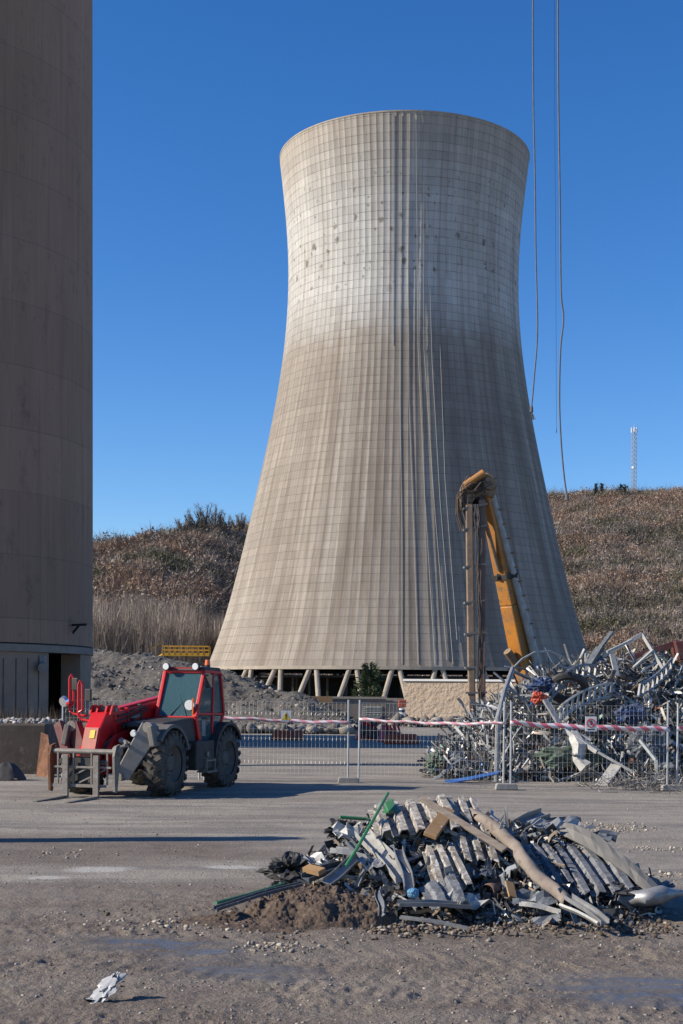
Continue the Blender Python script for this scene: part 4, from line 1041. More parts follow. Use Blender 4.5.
mb.grid(rows_).bar((-.062, -.0115, .082), (.062, -.0115, -.042), .003, .02).build('red_ring', 'signred', t, solid=.004)
mb = MB().box((.004, -.0085, .005), (.052, .004, .05))
for i in range(4): mb.box((-.016+i*.0135, -.0085, .05+.006*(i in (1, 2))), (.009, .004, .045))
mb.bar((.026, -.0085, .0), (.046, -.0085, .03), .004, .012).build('hand', 'signblack', t)
MB().box((0, -.0085, -.12), (.16, .003, .025)).build('text_bar', 'signblack', t)

# ------------------------------------------------------------------ red machinery and barriers in the chimney's shade
random.seed(21)
def frame_thing(name, px_, Y_, label, cat, m='dred', s=1.0):
    x = xa(px_, Y_); t = empty(name, (x, Y_, 0), random.random(), label, cat)
    MB().box((0, 0, .35*s), (1.1*s, .7*s, .5*s), Matrix.Rotation(.3, 3, 'Y')).build('drum', 'black', t, bevel=.06)
    mb = MB()
    for i in range(9):
        a = Vector((random.uniform(-.8, .8), random.uniform(-.5, .5), 0))*s; b_ = Vector((random.uniform(-.8, .8), random.uniform(-.5, .5), random.uniform(.5, 1.2)))*s
        mb.bar(a, b_, .08*s, .08*s)
    mb.build('frame', m, t)
    MB().prism([(-.7*s, 0), (.1*s, 0), (.35*s, .5*s), (-.4*s, .95*s)], 'y', -.3*s, .3*s).build('bucket', 'red', t, bevel=.03)
frame_thing('grab_attachment', 370, 62, 'red steel grab attachment lying in shade behind the middle posts', 'attachment', s=.95)
frame_thing('sorting_grapple', 391, 60, 'dark red grapple lying right of the larger red attachment', 'attachment', 'red', .8)
for px_, Y_, lb in ((288, 61, 'low orange red road barrier in shade left of the red attachment'), (402, 57.5, 'low orange red road barrier in shade right of the grapple')):
    x = xa(px_, Y_)
    o = MB().prism([(x-.75, 0), (x+.75, 0), (x+.7, .14), (x+.62, .42), (x-.62, .42), (x-.7, .14)], 'y', Y_-.14, Y_+.14).build('road_barrier', 'orange_red', bevel=.04)
    tag(o, lb, 'barrier', 'orange red barriers in the shade')

# ------------------------------------------------------------------ excavator
M['brown_stick'] = mat('worn_brown_stick', (.30, .20, .12), (.20, .14, .10), (.33, .25, .17), scale=2.2, rough=.8, dirt=(.16, .12, .09))
M['hose'] = mat('brown_hose', (.13, .09, .065), (.07, .055, .045), rough=.8)
EX = empty('excavator', (8.1, 48.5, 0), 0, 'orange high reach excavator with its stick hanging behind the scrap heap', 'excavator')
ex = lambda p: Vector(p)-Vector((8.1, 48.5, 0))
for y_ in (-1.5, 1.5):
    tr = MB().prism([(-2.4, .25), (-2.1, .02), (2.1, .02), (2.4, .25), (2.45, .55), (2.15, .9), (-2.15, .9), (-2.45, .55)], 'y', y_-.3, y_+.3).build('track', 'black', EX, bevel=.05)
MB().box((.7, 0, 1.75), (4.2, 2.7, 1.3)).box((-.2, 0, 1.0), (1.6, 1.6, .3)).build('house', 'orange', EX, bevel=.12)
cb = MB().prism([(-1.9, 1.2), (-.6, 1.2), (-.6, 2.65), (-1.5, 2.65), (-1.9, 2.0)], 'y', .5, 1.4).build('cab', 'orange', EX, bevel=.05)
MB().prism([(-1.93, 1.6), (-.8, 1.6), (-.8, 2.5), (-1.48, 2.5), (-1.93, 1.98)], 'y', .46, 1.44).build('window', 'glass', cb)
foot = ex(W(534, 706, 46.5)); head = ex(W(485.5, 488, 44.6))
mid = foot.lerp(head, .48)
bo = MB().bar(foot, mid, .55, .82, 0, .5, .62).bar(mid, head, .5, .60, 0, .38, .42)
boo = bo.build('boom', 'orange', EX, bevel=.04)
d = (head-foot).normalized(); rt = Vector((.88, -.6, .15)).normalized()
MB().cyl(foot+rt*.52, head+rt*.18-d*.3, .15, .10, 10).build('hose_pipe', 'galv_light', boo, smooth=True)
for i in range(14):
    p = foot.lerp(head, .05+.065*i)+rt*(.55-.3*i/14); MB().bar(p-rt*.12, p+rt*.18, .05, .05).build('pipe_clamp', 'tan', boo)
col = foot.lerp(head, .60); MB().bar(col, col+d*.16, .62, .62).cyl(col+Vector((-.3, -.2, 0)), col+Vector((.35, -.2, .05)), .1).build('boom_joint', 'black', boo)
MB().cyl(foot+Vector((-.35, -.4, 1.0)), foot.lerp(head, .3)+Vector((-.45, -.3, -.3)), .14).cyl(foot+Vector((-.35, -.4, .2)), foot+Vector((-.35, -.4, 1.2)), .09).build('boom_ram', 'tan', boo)
MB().cyl(head+Vector((-.2, -.3, -.5)), col+Vector((-.25, -.32, .2)), .07).build('boom_link', 'tan', boo)
# head knuckle
hk = MB().prism([(-.78, -.2), (-.72, .08), (-.5, .28), (-.2, .42), (.1, .45), (.32, .32), (.4, .05), (.3, -.35), (-.1, -.25), (-.45, -.5)], 'y', -.3, .3)
hk.v = [v+head+Vector((-.05, 0, 0)) for v in hk.v]
hko = hk.build('knuckle', 'tan', EX, bevel=.05)
MB().cyl(head+Vector((-.62, -.42, -.35)), head+Vector((-.62, .42, -.35)), .24, .24, 14).cyl(head+Vector((.1, -.4, .1)), head+Vector((.1, .4, .1)), .2).build('knuckle_pin', 'tan', hko)
MB().cyl(head+Vector((-.7, -.42, .0)), head+Vector((-.1, -.42, .42)), .12).build('knuckle_ram', 'orange', hko)
random.seed(8)
mb = MB()
for i in range(26):
    a = head+Vector((random.uniform(-.15, .35), random.uniform(-.4, .1), random.uniform(-.2, .3)))
    b_ = head+Vector((random.uniform(-.95, -.45), random.uniform(-.5, -.1), random.uniform(-1.0, -.5)))
    m_ = (a+b_)/2+Vector((random.uniform(-.35, .25), -.2, random.uniform(.1, .6))); m2 = b_+Vector((0, 0, .5))
    mb.tube([a, a.lerp(m_, .6)+Vector((0, -.05, .12)), m_, m2, b_, b_+Vector((.15, 0, -.5))], .02, 6)
mb.build('head_hoses', 'hose', hko)
stT = ex(W(469, 505, 44.2)); stT2 = ex(W(482, 500, 44.3)); stB = ex(W(472, 714, 44.0)); stB2 = ex(W(482, 714, 44.0))
st = MB().bar(stT, stB, .22, .24).build('stick', 'brown_stick', EX, bevel=.03)
MB().bar(stT2, stB2, .21, .2).build('stick_rail', 'redbrown', st, bevel=.02)
for f in (.02, .12, .3, .47, .62, .78, .9):
    a = stT.lerp(stB, f); b_ = stT2.lerp(stB2, f); MB().bar(a-Vector((.2, 0, 0)), b_+Vector((.15, 0, 0)), .28, .06).build('stick_clamp', 'steel', st)
mb = MB()
for i in range(4):
    pts = []
    off = random.uniform(.02, .34)
    for f in np.linspace(0, 1, 16): pts.append(stT.lerp(stB, f)+Vector((off+random.gauss(0, .025), -.13-random.random()*.06, 0)))
    mb.tube(pts, .017, 5)
mb.build('stick_hoses', 'hose', st)
MB().bar(stT+Vector((-.08, 0, -.1)), head+Vector((-.62, 0, -.35)), .3, .3).bar(stT2, head+Vector((-.35, 0, -.4)), .2, .25).build('stick_top', 'black', st)
MB().box(stB.lerp(stB2, .5)+Vector((0, 0, -.5)), (.6, .5, 1.0)).build('coupler', 'rust', st, bevel=.05)
mb = MB()
for i in range(3): mb.bar(stB+Vector((.15*i, .1*i, -1.0)), stB+Vector((-.25+.35*i, -.1, -1.65)), .12, .2, 0, .06, .08)
mb.build('jaw', 'rust', st)

# ------------------------------------------------------------------ big scrap heap
hxs = [415, 432, 445, 470, 505, 530, 560, 600, 630, 683, 760, 840, 900]
hys = [786, 772, 752, 728, 702, 685, 674, 668, 662, 664, 660, 700, 786]
def heap_z(X, Y):
    px_ = CXP+F_PX*X/np.maximum(Y, 1); top = np.interp(px_, hxs, hys)
    zc = np.maximum(0, EYE+(HOR-top)*39.0/F_PX)
    f = np.where(Y < 39.5, sst(34.2, 40.0, Y)**.75, 1-sst(40, 46, Y))
    return zc*f
hu_ = np.linspace(.04, .42, 150); hy_ = np.linspace(34, 46, 60); AX = hu_[None, :]*hy_[:, None]; AY = np.repeat(hy_[:, None], len(hu_), 1)
AZ = heap_z(AX, AY)*.92-.1+(fbm(AX*2.5, AY*2.5, 3, .7)-.5)*.5*np.clip(heap_z(AX, AY), 0, 1)
n, k = AX.shape; idx = (np.arange(n-1)[:, None]*k+np.arange(k-1)[None, :]).ravel()
o = fast('scrap_core', np.stack([AX, AY, AZ], -1).reshape(-1, 3), np.stack([idx, idx+1, idx+k+1, idx+k], 1), 'coredirt'); tag(o, 'dark dirt and crushed metal filling the inside of the scrap heap', 'scrap filling', kind='stuff')
def rnd_surface():
    while True:
        u_ = random.uniform(.065, .30); Y_ = 34.3+6.5*random.random()**1.4; X_ = u_*Y_
        z = float(heap_z(np.array([X_]), np.array([Y_]))[0])
        if z > .05: return Vector((X_, Y_, z))
def bent(p, L_, w_, th_, spread, kinks=3, kind='strip'):
    "a bent strip, channel or pipe roughly centred at p"
    d = Vector((random.gauss(0, 1), random.gauss(0, .6), random.gauss(0, .6))).normalized()
    pts = [p-d*L_/2]
    for i in range(kinks):
        d = (d+Vector((random.gauss(0, spread), random.gauss(0, spread), random.gauss(0, spread)))).normalized()
        pts.append(pts[-1]+d*L_/kinks)
    pts = [Vector((q.x, q.y, max(q.z, .04))) for q in pts]
    mb = MB()
    if kind == 'pipe': return mb.tube(pts, w_*.35, 6)
    rows_ = []; roll = random.random()*6.28
    for i, q in enumerate(pts):
        dd = (pts[min(i+1, kinks)]-pts[max(i-1, 0)]).normalized(); _, a, u_ = frame_of(dd, roll+i*random.gauss(0, .25))
        if kind == 'channel': rows_.append([q-a*w_/2+u_*w_*.45, q-a*w_/2, q+a*w_/2, q+a*w_/2+u_*w_*.45])
        elif kind == 'angle': rows_.append([q+u_*w_*.6, q, q+a*w_])
        else: rows_.append([q-a*w_/2, q-a*w_*.15+u_*w_*.06, q+a*w_/2])
    return mb.grid(rows_)
random.seed(33)
GS = 'twisted metal pieces of the big scrap heap'
kinds = [('galv', 'strip', 'bent_strip', 'bent grey galvanised strip tangled in the big scrap heap'),
         ('galv_light', 'strip', 'bent_strip', 'bent pale grey strip tangled in the big scrap heap'),
         ('galv', 'channel', 'metal_channel', 'twisted grey channel section in the big scrap heap'),
         ('galv_dark', 'strip', 'sheet_offcut', 'crumpled dark sheet offcut in the big scrap heap'),
         ('galv', 'angle', 'metal_angle', 'bent grey angle bar in the big scrap heap'),
         ('galv_light', 'channel', 'metal_channel', 'twisted pale channel section in the big scrap heap'),
         ('galv_dark', 'pipe', 'bent_pipe', 'bent dark pipe in the big scrap heap'),
         ('rust', 'angle', 'metal_angle', 'rusty bent angle bar in the big scrap heap')]
wts = [26, 20, 14, 18, 10, 8, 6, 3]
for i in range(285):
    m_, kd, nm, lb = random.choices(kinds, wts)[0]
    p = rnd_surface(); p.z += random.uniform(-.05, .18)
    L_ = random.uniform(.5, 1.9)*(.45 if p.x < 4.2 else 1)*(1.15 if kd in ('strip', 'angle') else 1); w_ = {'strip': random.uniform(.05, .15), 'channel': random.uniform(.05, .11), 'angle': random.uniform(.04, .09), 'pipe': random.uniform(.06, .1)}[kd]
    if nm == 'sheet_offcut': w_ = random.uniform(.2, .45); L_ = random.uniform(.4, .9)
    o = bent(p, L_, w_, .004, .26, random.choice((3, 4, 5)), kd).build(nm, m_, solid=0 if kd == 'pipe' else .006); tag(o, lb, 'scrap metal', GS)
# countless small stuff of the heap
def swarm(n, sampler, lo, hi, w0, w1, tints, curl=.5, segs=3):
    V = []; F_ = []; T = []
    for i in range(n):
        p = sampler(); L_ = random.uniform(lo, hi); w_ = random.uniform(w0, w1)
        d = Vector((random.gauss(0, 1), random.gauss(0, .7), random.gauss(0, .75))).normalized(); q = p-d*L_/2; b0 = len(V)
        col = random.choice(tints); f_ = .7+.6*random.random()
        _, a, u_ = frame_of(d, random.random()*6.28)
        for s_ in range(segs+1):
            zq = max(q.z, .01)
            V += [(q.x-a.x*w_/2, q.y-a.y*w_/2, zq-a.z*w_/2), (q.x+a.x*w_/2, q.y+a.y*w_/2, zq+a.z*w_/2)]; T += [[c*f_ for c in col]]*2
            d = (d+Vector((random.gauss(0, curl), random.gauss(0, curl), random.gauss(0, curl)))).normalized(); q = q+d*L_/segs
            a = (a-d*a.dot(d)).normalized()
        for s_ in range(segs): F_.append((b0+2*s_, b0+2*s_+2, b0+2*s_+3, b0+2*s_+1))
    return np.array(V), np.array(F_), np.array(T)
m_, t_n, b_n = nt('shredded_metal'); at = t_n.nodes.new('ShaderNodeVertexColor'); at.layer_name = 'tint'; t_n.links.new(at.outputs['Color'], b_n.inputs['Base Color']); b_n.inputs['Roughness'].default_value = .5; b_n.inputs['Metallic'].default_value = .3; M['shred'] = m_
greyset = [(.33, .34, .345), (.20, .21, .215), (.46, .455, .43), (.09, .10, .11), (.045, .048, .052), (.22, .20, .175), (.33, .34, .34), (.13, .10, .08)]
def hs():
    p = rnd_surface(); p.z += random.uniform(-.12, .16); return p
V, F_, T = swarm(11000, hs, .2, 1.15, .015, .075, greyset*6+[(.03, .08, .22), (.12, .20, .16), (.22, .09, .05)], .2)
o = fast('scrap_tangle', V, F_, 'shred', T); tag(o, 'dense tangle of shredded wires and strips in the big scrap heap', 'scrap tangle', kind='stuff')
def low_right():
    return Vector((random.gauss(xa(668, 31.8), .8), random.gauss(32.8, .9), random.random()**2*.25))
V, F_, T = swarm(900, low_right, .1, .7, .008, .02, [(.16, .15, .14), (.28, .26, .24), (.10, .09, .08)], .5, 4)
o = fast('wire_litter', V, F_, 'shred', T); tag(o, 'thin loose wires strewn on the ground at the right edge', 'wire litter', kind='stuff')
# distinct pieces
def dist(name, mb, m, label, cat='scrap metal', **kw):
    o = mb.build(name, m, **kw); tag(o, label, cat); return o
dist('lamp_pole', MB().tube([W(496, 790, 34.2), W(498, 716, 34.0), W(505, 690, 34.4), W(513, 668, 35)], .06, 8), 'galv', 'pale bent pole leaning on the left shoulder of the scrap heap', 'pole', smooth=True)
dist('cable_loop', MB().tube([W(513, 668, 35), W(522, 659, 35.5), W(535, 652, 36), W(550, 651, 36.5), W(563, 657, 37), W(573, 668, 37.5), W(578, 682, 38)], .025, 6), 'galv_light', 'thin hoop of cable arching over the left top of the scrap heap', 'cable')
def ladder(pa, pb, w_, n_, bow, m, label):
    mb = MB(); L1, L2 = [], []
    for i in range(n_+1):
        f = i/n_; p = pa.lerp(pb, f)+Vector((0, 0, bow*4*f*(1-f))); L1.append(p+Vector((0, 0, w_/2))); L2.append(p-Vector((.06, .1, w_/2)))
    mb.tube(L1, .035, 5); mb.tube(L2, .035, 5)
    for a, b_ in zip(L1, L2): mb.bar(a, b_, .05, .05)
    return dist('cable_tray', mb, m, label, 'cable tray')
ladder(W(562, 712, 35.6), W(612, 690, 36.5), .36, 9, .12, 'galv_light', 'bowed ladder shaped cable tray across the middle of the scrap heap')
ladder(W(548, 700, 36.0), W(596, 672, 37.2), .3, 8, .3, 'galv', 'arched grey cable tray above the bowed one in the scrap heap')
ladder(W(640, 690, 36.2), W(672, 664, 37.4), .3, 7, -.1, 'galv', 'steep grey cable tray in the right part of the scrap heap')
dist('tyre_ring', MB().tube([W(568+17*math.cos(a), 688+12*math.sin(a), 36.4+.2*math.sin(a)) for a in np.linspace(0, 6.283, 22)], .11, 8), 'black', 'dark rubber ring lying on the left side of the scrap heap', 'ring', smooth=True)
dist('bent_framework', MB().bar(W(602, 657, 38), W(642, 634, 38), .1, .1).bar(W(642, 634, 38), W(664, 670, 37.6), .08, .08).bar(W(633, 668, 37.5), W(653, 650, 37.8), .09, .05).bar(W(641, 672, 37.5), W(659, 660, 37.8), .08, .05), 'galv_light', 'pale open steel frame sticking up from the top of the scrap heap', 'frame')
dist('torn_beam', MB().bar(W(585, 672, 37.6), W(600, 648, 38), .22, .12).bar(W(600, 648, 38), W(612, 632, 38.2), .16, .06).bar(W(596, 655, 38), W(604, 663, 37.7), .2, .05), 'galv_dark', 'torn dark beam pointing up at the peak of the scrap heap', 'beam')
dist('hung_strip', MB().bar(W(607, 652, 37.6), W(632, 640, 37.8), .1, .06).bar(W(612, 654, 37.5), W(617, 676, 37.2), .14, .05), 'galv_light', 'white bracket dangling near the peak of the scrap heap', 'bracket')
t = empty('red_steel_chute', W(676, 668, 39.5), 0, 'dark red steel chute lying on the right top of the scrap heap', 'chute')
MB().prism([(-.1, .75), (.9, .8), (1.6, .1), (.1, -.1)], 'y', -.3, .4).build('chute_body', 'dred', t, bevel=.02)
MB().bar((-1.5, 0, .2), (.05, 0, .72), .12, .16).bar((-1.2, .1, -.1), (.2, .1, .0), .3, .22).build('chute_frame', 'dred', t)
dist('crumpled_duct', MB().tube([W(573, 735, 34.6), W(580, 748, 34.2), W(578, 760, 34.1), W(586, 768, 34.0)], [.16, .2, .14, .2], 6), 'galv_light', 'pale crumpled duct standing low in the middle of the scrap heap', 'duct')
dist('flat_bar', MB().bar(W(600, 787, 33.0), W(617, 764, 34.0), .3, .03), 'galv_light', 'pale flat board leaning out of the foot of the scrap heap', 'board')
dist('long_beam', MB().bar(W(566, 730, 34.6), W(598, 752, 34.0), .18, .10).bar(W(598, 752, 34.0), W(633, 772, 33.8), .15, .06), 'galv_light', 'long pale beam sloping down to the right across the scrap heap front', 'beam')
dist('steel_strip', MB().bar(W(545, 700, 35.5), W(560, 725, 34.8), .14, .06).bar(W(560, 725, 34.8), W(592, 740, 34.4), .16, .06), 'galv', 'grey bent strip descending from the left top towards the sign', 'strip')
dist('steel_channel', MB().bar(W(640, 740, 34.4), W(656, 760, 34.0), .07, .07).bar(W(656, 760, 34), W(657, 785, 33.8), .07, .07), 'teal', 'bluish grey square tube bent down to the ground near the right', 'tube')
M['bright_blue'] = mat('bright_blue_sheet', (.04, .13, .38), (.03, .09, .26), scale=4, rough=.5)
dist('blue_sheet', MB().add([W(444, 781, 34.0), W(470, 777, 33.9), W(500, 771, 34.1), W(498, 774, 33.8), W(470, 780, 33.6), W(446, 784, 33.6)], [(0, 1, 4, 5), (1, 2, 3, 4)]), 'bright_blue', 'bright blue sheet lying at the left foot of the scrap heap', 'sheet', solid=.03)
def lump(c, rx, ry, rz, m, name, label, cat, seed=0, amp=.25):
    from mathutils import noise as mn
    mb = MB(); rows_ = []; o_ = Vector((seed*7.3, seed*3.1, 0))
    for i in range(21):
        ph = -math.pi/2+math.pi*i/20; rows_.append([])
        for j in range(37):
            th_ = 2*math.pi*(j % 36)/36; d = Vector((math.cos(ph)*math.cos(th_), math.cos(ph)*math.sin(th_), math.sin(ph)))
            f = .9+amp*1.5*mn.noise(d*1.6+o_)+amp*1.6*(.5-abs(mn.noise(d*3.3+o_)))*1.2-amp*.5+amp*.5*mn.noise(d*9+o_)
            p = Vector(c)+Vector((rx*d.x*f, ry*d.y*f, rz*d.z*f)); p.z = max(p.z, .01); rows_[-1].append(p)
    mb.grid(rows_); o = mb.build(name, m); tag(o, label, cat); return o
lump(W(438, 763, 35.5), .33, .3, .28, 'dgreen', 'green_sack', 'dull green sack at the left tip of the scrap heap', 'sack', 1, .28)
lump(W(575, 757, 34.6), .9, .4, .35, 'dgreen', 'green_tarpaulin', 'dark green tarpaulin pressed under the middle of the scrap heap', 'tarpaulin', 2, .28)
lump(W(541, 686, 36.3), .36, .3, .2, 'blue', 'blue_tarpaulin', 'dark blue tarpaulin near the left top of the scrap heap', 'tarpaulin', 3, .28)
lump(W(539, 698, 35.7), .2, .2, .17, 'orange_red', 'orange_rag', 'orange rag caught on the left side of the scrap heap', 'rag', 4, .28)
lump(W(650, 745, 34.8), .5, .3, .5, 'galv_dark', 'crushed_cabinet', 'dark crushed cabinet in the lower right of the scrap heap', 'cabinet', 5, .28)
lump(W(630, 715, 35.6), .4, .3, .28, 'blue', 'navy_tarpaulin', 'navy tarpaulin in the right middle of the scrap heap', 'tarpaulin', 6, .28)

# ------------------------------------------------------------------ foreground debris pile
fxs = [215, 260, 300, 330, 355, 378, 400, 440, 480, 530, 560, 600, 640, 683, 700]
fys = [914, 895, 872, 850, 832, 822, 818, 815, 822, 826, 836, 856, 884, 902, 914]
def pile_z(X, Y):
    px_ = CXP+F_PX*X/np.maximum(Y, 1); top = np.interp(px_, fxs, fys)
    zc = np.maximum(0, EYE+(HOR-top)*14.9/F_PX-.02)
    zc = zc*(px_ > 215)*(px_ < 700)
    f = np.where(Y < 14.9, sst(12.9, 15.0, Y), 1-sst(15.1, 16.3, Y))
    return zc*f
hu_ = np.linspace(-.11, .27, 210); hy_ = np.linspace(12.8, 16.4, 110); AX = hu_[None, :]*hy_[:, None]; AY = np.repeat(hy_[:, None], len(hu_), 1)
pz0 = pile_z(AX, AY)
AZ = pz0*.9-.03+(fbm(AX*5, AY*5, 4, .7)-.5)*.22*np.clip(pz0*2.5, 0, 1)
n, k = AX.shape; idx = (np.arange(n-1)[:, None]*k+np.arange(k-1)[None, :]).ravel()
o = fast('debris_core', np.stack([AX, AY, AZ], -1).reshape(-1, 3), np.stack([idx, idx+1, idx+k+1, idx+k], 1), 'coredirt'); tag(o, 'dark dirt filling the inside of the foreground debris pile', 'debris filling', kind='stuff')
# brown soil in front
hu_ = np.linspace(-.13, .06, 300); hy_ = np.linspace(12.3, 15.3, 240); AX = hu_[None, :]*hy_[:, None]; AY = np.repeat(hy_[:, None], len(hu_), 1)
sz = .38*np.clip(1-((AX+.05)/.9)**2-((AY-13.8)/1.0)**2, 0, 1)**.8+.13*np.clip(1-((AX+.6)/1.1)**2-((AY-13.15)/.6)**2, 0, 1)
SZ = sz*.66+(fbm(AX*5, AY*5, 5, .72)-.5)*.26*np.clip(sz*6, 0, 1)*.8-.012
n, k = AX.shape; idx = (np.arange(n-1)[:, None]*k+np.arange(k-1)[None, :]).ravel()
o = fast('soil_heap', np.stack([AX, AY, SZ], -1).reshape(-1, 3), np.stack([idx, idx+1, idx+k+1, idx+k], 1), 'soil'); tag(o, 'crumbly dark brown soil spilling from the left front of the debris pile', 'soil', kind='stuff')
pts = []
random.seed(12)
for i in range(4200):
    x = random.gauss(-.15, .75); y_ = random.gauss(13.35, .45); pts.append((x, y_, max(0, .19*max(0, 1-(x/.85)**2-((y_-13.9))**2)**.8)+.0))
for i in range(1500):
    x = random.uniform(.3, 3.2); y_ = random.gauss(13.0, .22); pts.append((x, y_, .01+max(0, float(pile_z(np.array([x]), np.array([y_]))[0]))))
P_ = np.array(pts); P_[:, 2] += gheight(P_[:, 0], P_[:, 1])*0+.008
rocks('debris_crumbs', P_, .004+.03*RNG.random(len(P_))**4, 'veg', 'clods and small stones lying around the debris pile', 'crumbs', [(.12, .09, .07), (.17, .135, .105), (.25, .22, .185), (.08, .065, .052)])
def ps():
    while True:
        u_ = random.uniform(-.05, .24); Y_ = random.triangular(12.95, 15.6, 13.6); X_ = u_*Y_
        z = float(pile_z(np.array([X_]), np.array([Y_]))[0])
        if z > .02: return Vector((X_, Y_, z+random.uniform(-.05, .05)))
V, F_, T = swarm(3200, ps, .05, .30, .008, .05, greyset*2+[(.20, .15, .11), (.32, .25, .18), (.03, .03, .03), (.06, .06, .065), (.10, .10, .11), (.045, .045, .05)]*2, .25)
o = fast('debris_shreds', V, F_, 'shred', T); tag(o, 'countless small metal and plastic shreds over the debris pile', 'shreds', kind='stuff')

def corr(name, A, B, C_, D, ribs, amp, m, label, jitter=.0035, rag=.08):
    "profiled sheet: ribs run from AB to DC"
    A, B, C_, D = map(Vector, (A, B, C_, D)); nrm = (B-A).cross(D-A).normalized()
    if nrm.z < 0: nrm = -nrm
    offs_ = []
    for i in range(ribs):
        for f, h in ((0, 0), (.34, 0), (.48, 1), (.86, 1), (1., 0)): offs_.append(((i+f)/ribs, h))
    rows_ = []
    for s_ in range(9):
        g = s_/8; r_ = []
        for f, h in offs_:
            gg = g
            if s_ in (0, 8): gg = g+random.uniform(-rag, rag)*.4
            p = A.lerp(B, f).lerp(D.lerp(C_, f), gg)+nrm*(amp*h*(1+random.gauss(0, .05))+.02*math.sin(g*3.1))+Vector((random.gauss(0, jitter), random.gauss(0, jitter), random.gauss(0, jitter)))*.5
            p.z = max(p.z, .01); r_.append(p)
        rows_.append(r_)
    o = MB().grid(rows_).build(name, m, solid=.012); tag(o, label, 'corrugated sheet'); return o
random.seed(44)
def corr_mat(name, a, b_, c_):
    m, t, b = nt(name); tc = t.nodes.new('ShaderNodeTexCoord').outputs['Object']
    n1 = noise(t, tc, 6, 6, .75); n2 = noise(t, tc, 16, 5, .8, .5)
    c = mixc(t, ramp(t, n1, [(.42, 0.), (.6, 1.)]), a, b_); c = mixc(t, ramp(t, n2, [(.5, 0.), (.62, .9)]), c, c_)
    t.links.new(c, b.inputs['Base Color']); b.inputs['Roughness'].default_value = .7; bump(t, b, n2, .8, .01); return m
M['corr_pale'] = corr_mat('peeling_pale_sheet', (.30, .27, .225), (.11, .09, .075), (.56, .55, .53))
M['corr_grey'] = corr_mat('grey_profiled_sheet', (.14, .15, .165), (.07, .075, .085), (.25, .25, .25))
corr('corrugated_sheet', W(368, 811, 15.1), W(446, 799, 15.3), W(462, 832, 14.3), W(376, 838, 14.2), 5, .065, 'corr_pale', 'peeling pale corrugated sheet on the upper left of the debris pile')
corr('corrugated_sheet', W(440, 800, 15.2), W(476, 803, 15.3), W(499, 866, 14.0), W(458, 864, 13.9), 3, .055, 'corr_pale', 'peeling pale corrugated sheet lying under the long plank')
corr('corrugated_sheet', W(422, 852, 14.1), W(452, 846, 14.2), W(474, 889, 13.5), W(434, 894, 13.4), 3, .055, 'corr_pale', 'small peeling corrugated sheet in the middle front of the debris pile')
corr('corrugated_sheet', W(545, 848, 14.6), W(600, 846, 14.8), W(636, 893, 13.7), W(577, 898, 13.6), 4, .05, 'corr_grey', 'dark grey corrugated sheet under the curved panel on the right')
corr('corrugated_sheet', W(505, 846, 14.4), W(548, 846, 14.5), W(575, 885, 13.8), W(530, 892, 13.7), 4, .035, 'corr_grey', 'dark grey corrugated sheet just right of the long brown tube')
corr('corrugated_sheet', W(418, 888, 13.4), W(456, 878, 13.6), W(468, 906, 13.1), W(432, 910, 13.1), 2, .04, 'corr_grey', 'small grey corrugated piece at the front middle of the pile')
from mathutils import noise as mnz
# cardboard-like tube
def hollow(pts, r, m, name, label, cat, n=16):
    P_ = []; Rr = []
    for i in range(len(pts)-1):
        for q in range(5): P_.append(Vector(pts[i]).lerp(Vector(pts[i+1]), q/5)); Rr.append(r+0 if not isinstance(r, (list, tuple)) else r[i]+(r[i+1]-r[i])*q/5)
    P_.append(Vector(pts[-1])); Rr.append(r[-1] if isinstance(r, (list, tuple)) else r)
    mb = MB().tube(P_, Rr, 24, open_=True)
    k_ = 1.2 if 'duct' in name else .8
    for v in mb.v: v += mnz.noise_vector(v*4.5)*.03*k_+mnz.noise_vector(v*14)*.010*k_
    o = mb.build(name, m, smooth=True, solid=.010); tag(o, label, cat); return o
hollow([W(470, 813, 15.0), W(487, 822, 14.7), W(506, 838, 14.3), W(522, 856, 13.9), W(535, 874, 13.6), W(552, 888, 13.35), W(568, 901, 13.1)], [.05, .064, .07, .066, .06, .056, .054], 'tube', 'bent_tube', 'long bent brown tube lying diagonally over the debris pile', 'tube')
dist('long_plank', MB().bar(W(421, 798, 14.75), W(505, 850, 13.95), .075, .03, .5), 'wood', 'long weathered wooden plank leaning on the crest of the debris pile', 'plank', bevel=.004)
dist('ochre_block', MB().bar(W(449, 810, 14.65), W(430, 836, 14.1), .14, .05, -.35), 'ochre_board', 'ochre foam board lying on the pale corrugated sheets', 'board', bevel=.008)
# curved grey-beige sheet on the right
rows_ = []
for i in range(13):
    f = i/12
    a = Vector(W(556+f*100, 828+62*f**1.7, 15.1-1.3*f)); b_ = Vector(W(560+f*92, 836+62*f**1.5, 14.8-1.2*f))
    c0 = W(557+f*104, 824+68*f**1.9, 15.35-1.35*f)
    rows_.append([Vector(c0)+Vector((0, .15, -.04)), a+Vector((0, 0, .05)), a.lerp(b_, .5)+Vector((0, 0, .04)), b_])
for q_ in rows_:
    for p_ in q_: p_ += mnz.noise_vector(p_*3)*.035+mnz.noise_vector(p_*9)*.012
o = MB().grid(rows_).build('curved_panel', 'beige_sheet', solid=.015); tag(o, 'large curved grey beige panel over the right side of the debris pile', 'panel')
o = hollow([W(604, 893, 13.9), W(625, 897, 13.75), W(648, 899, 13.6), W(664, 896, 13.6), W(682, 892, 13.7)], [.08, .09, .09, .07, .03], 'galv', 'crushed_duct', 'shiny crushed silver duct at the right end of the debris pile', 'duct')
hollow([W(486, 893, 13.6), W(499, 887, 13.9), W(512, 885, 14.2)], .085, 'redbrown', 'pipe_stub', 'short reddish brown pipe stub in the front of the debris pile', 'pipe')
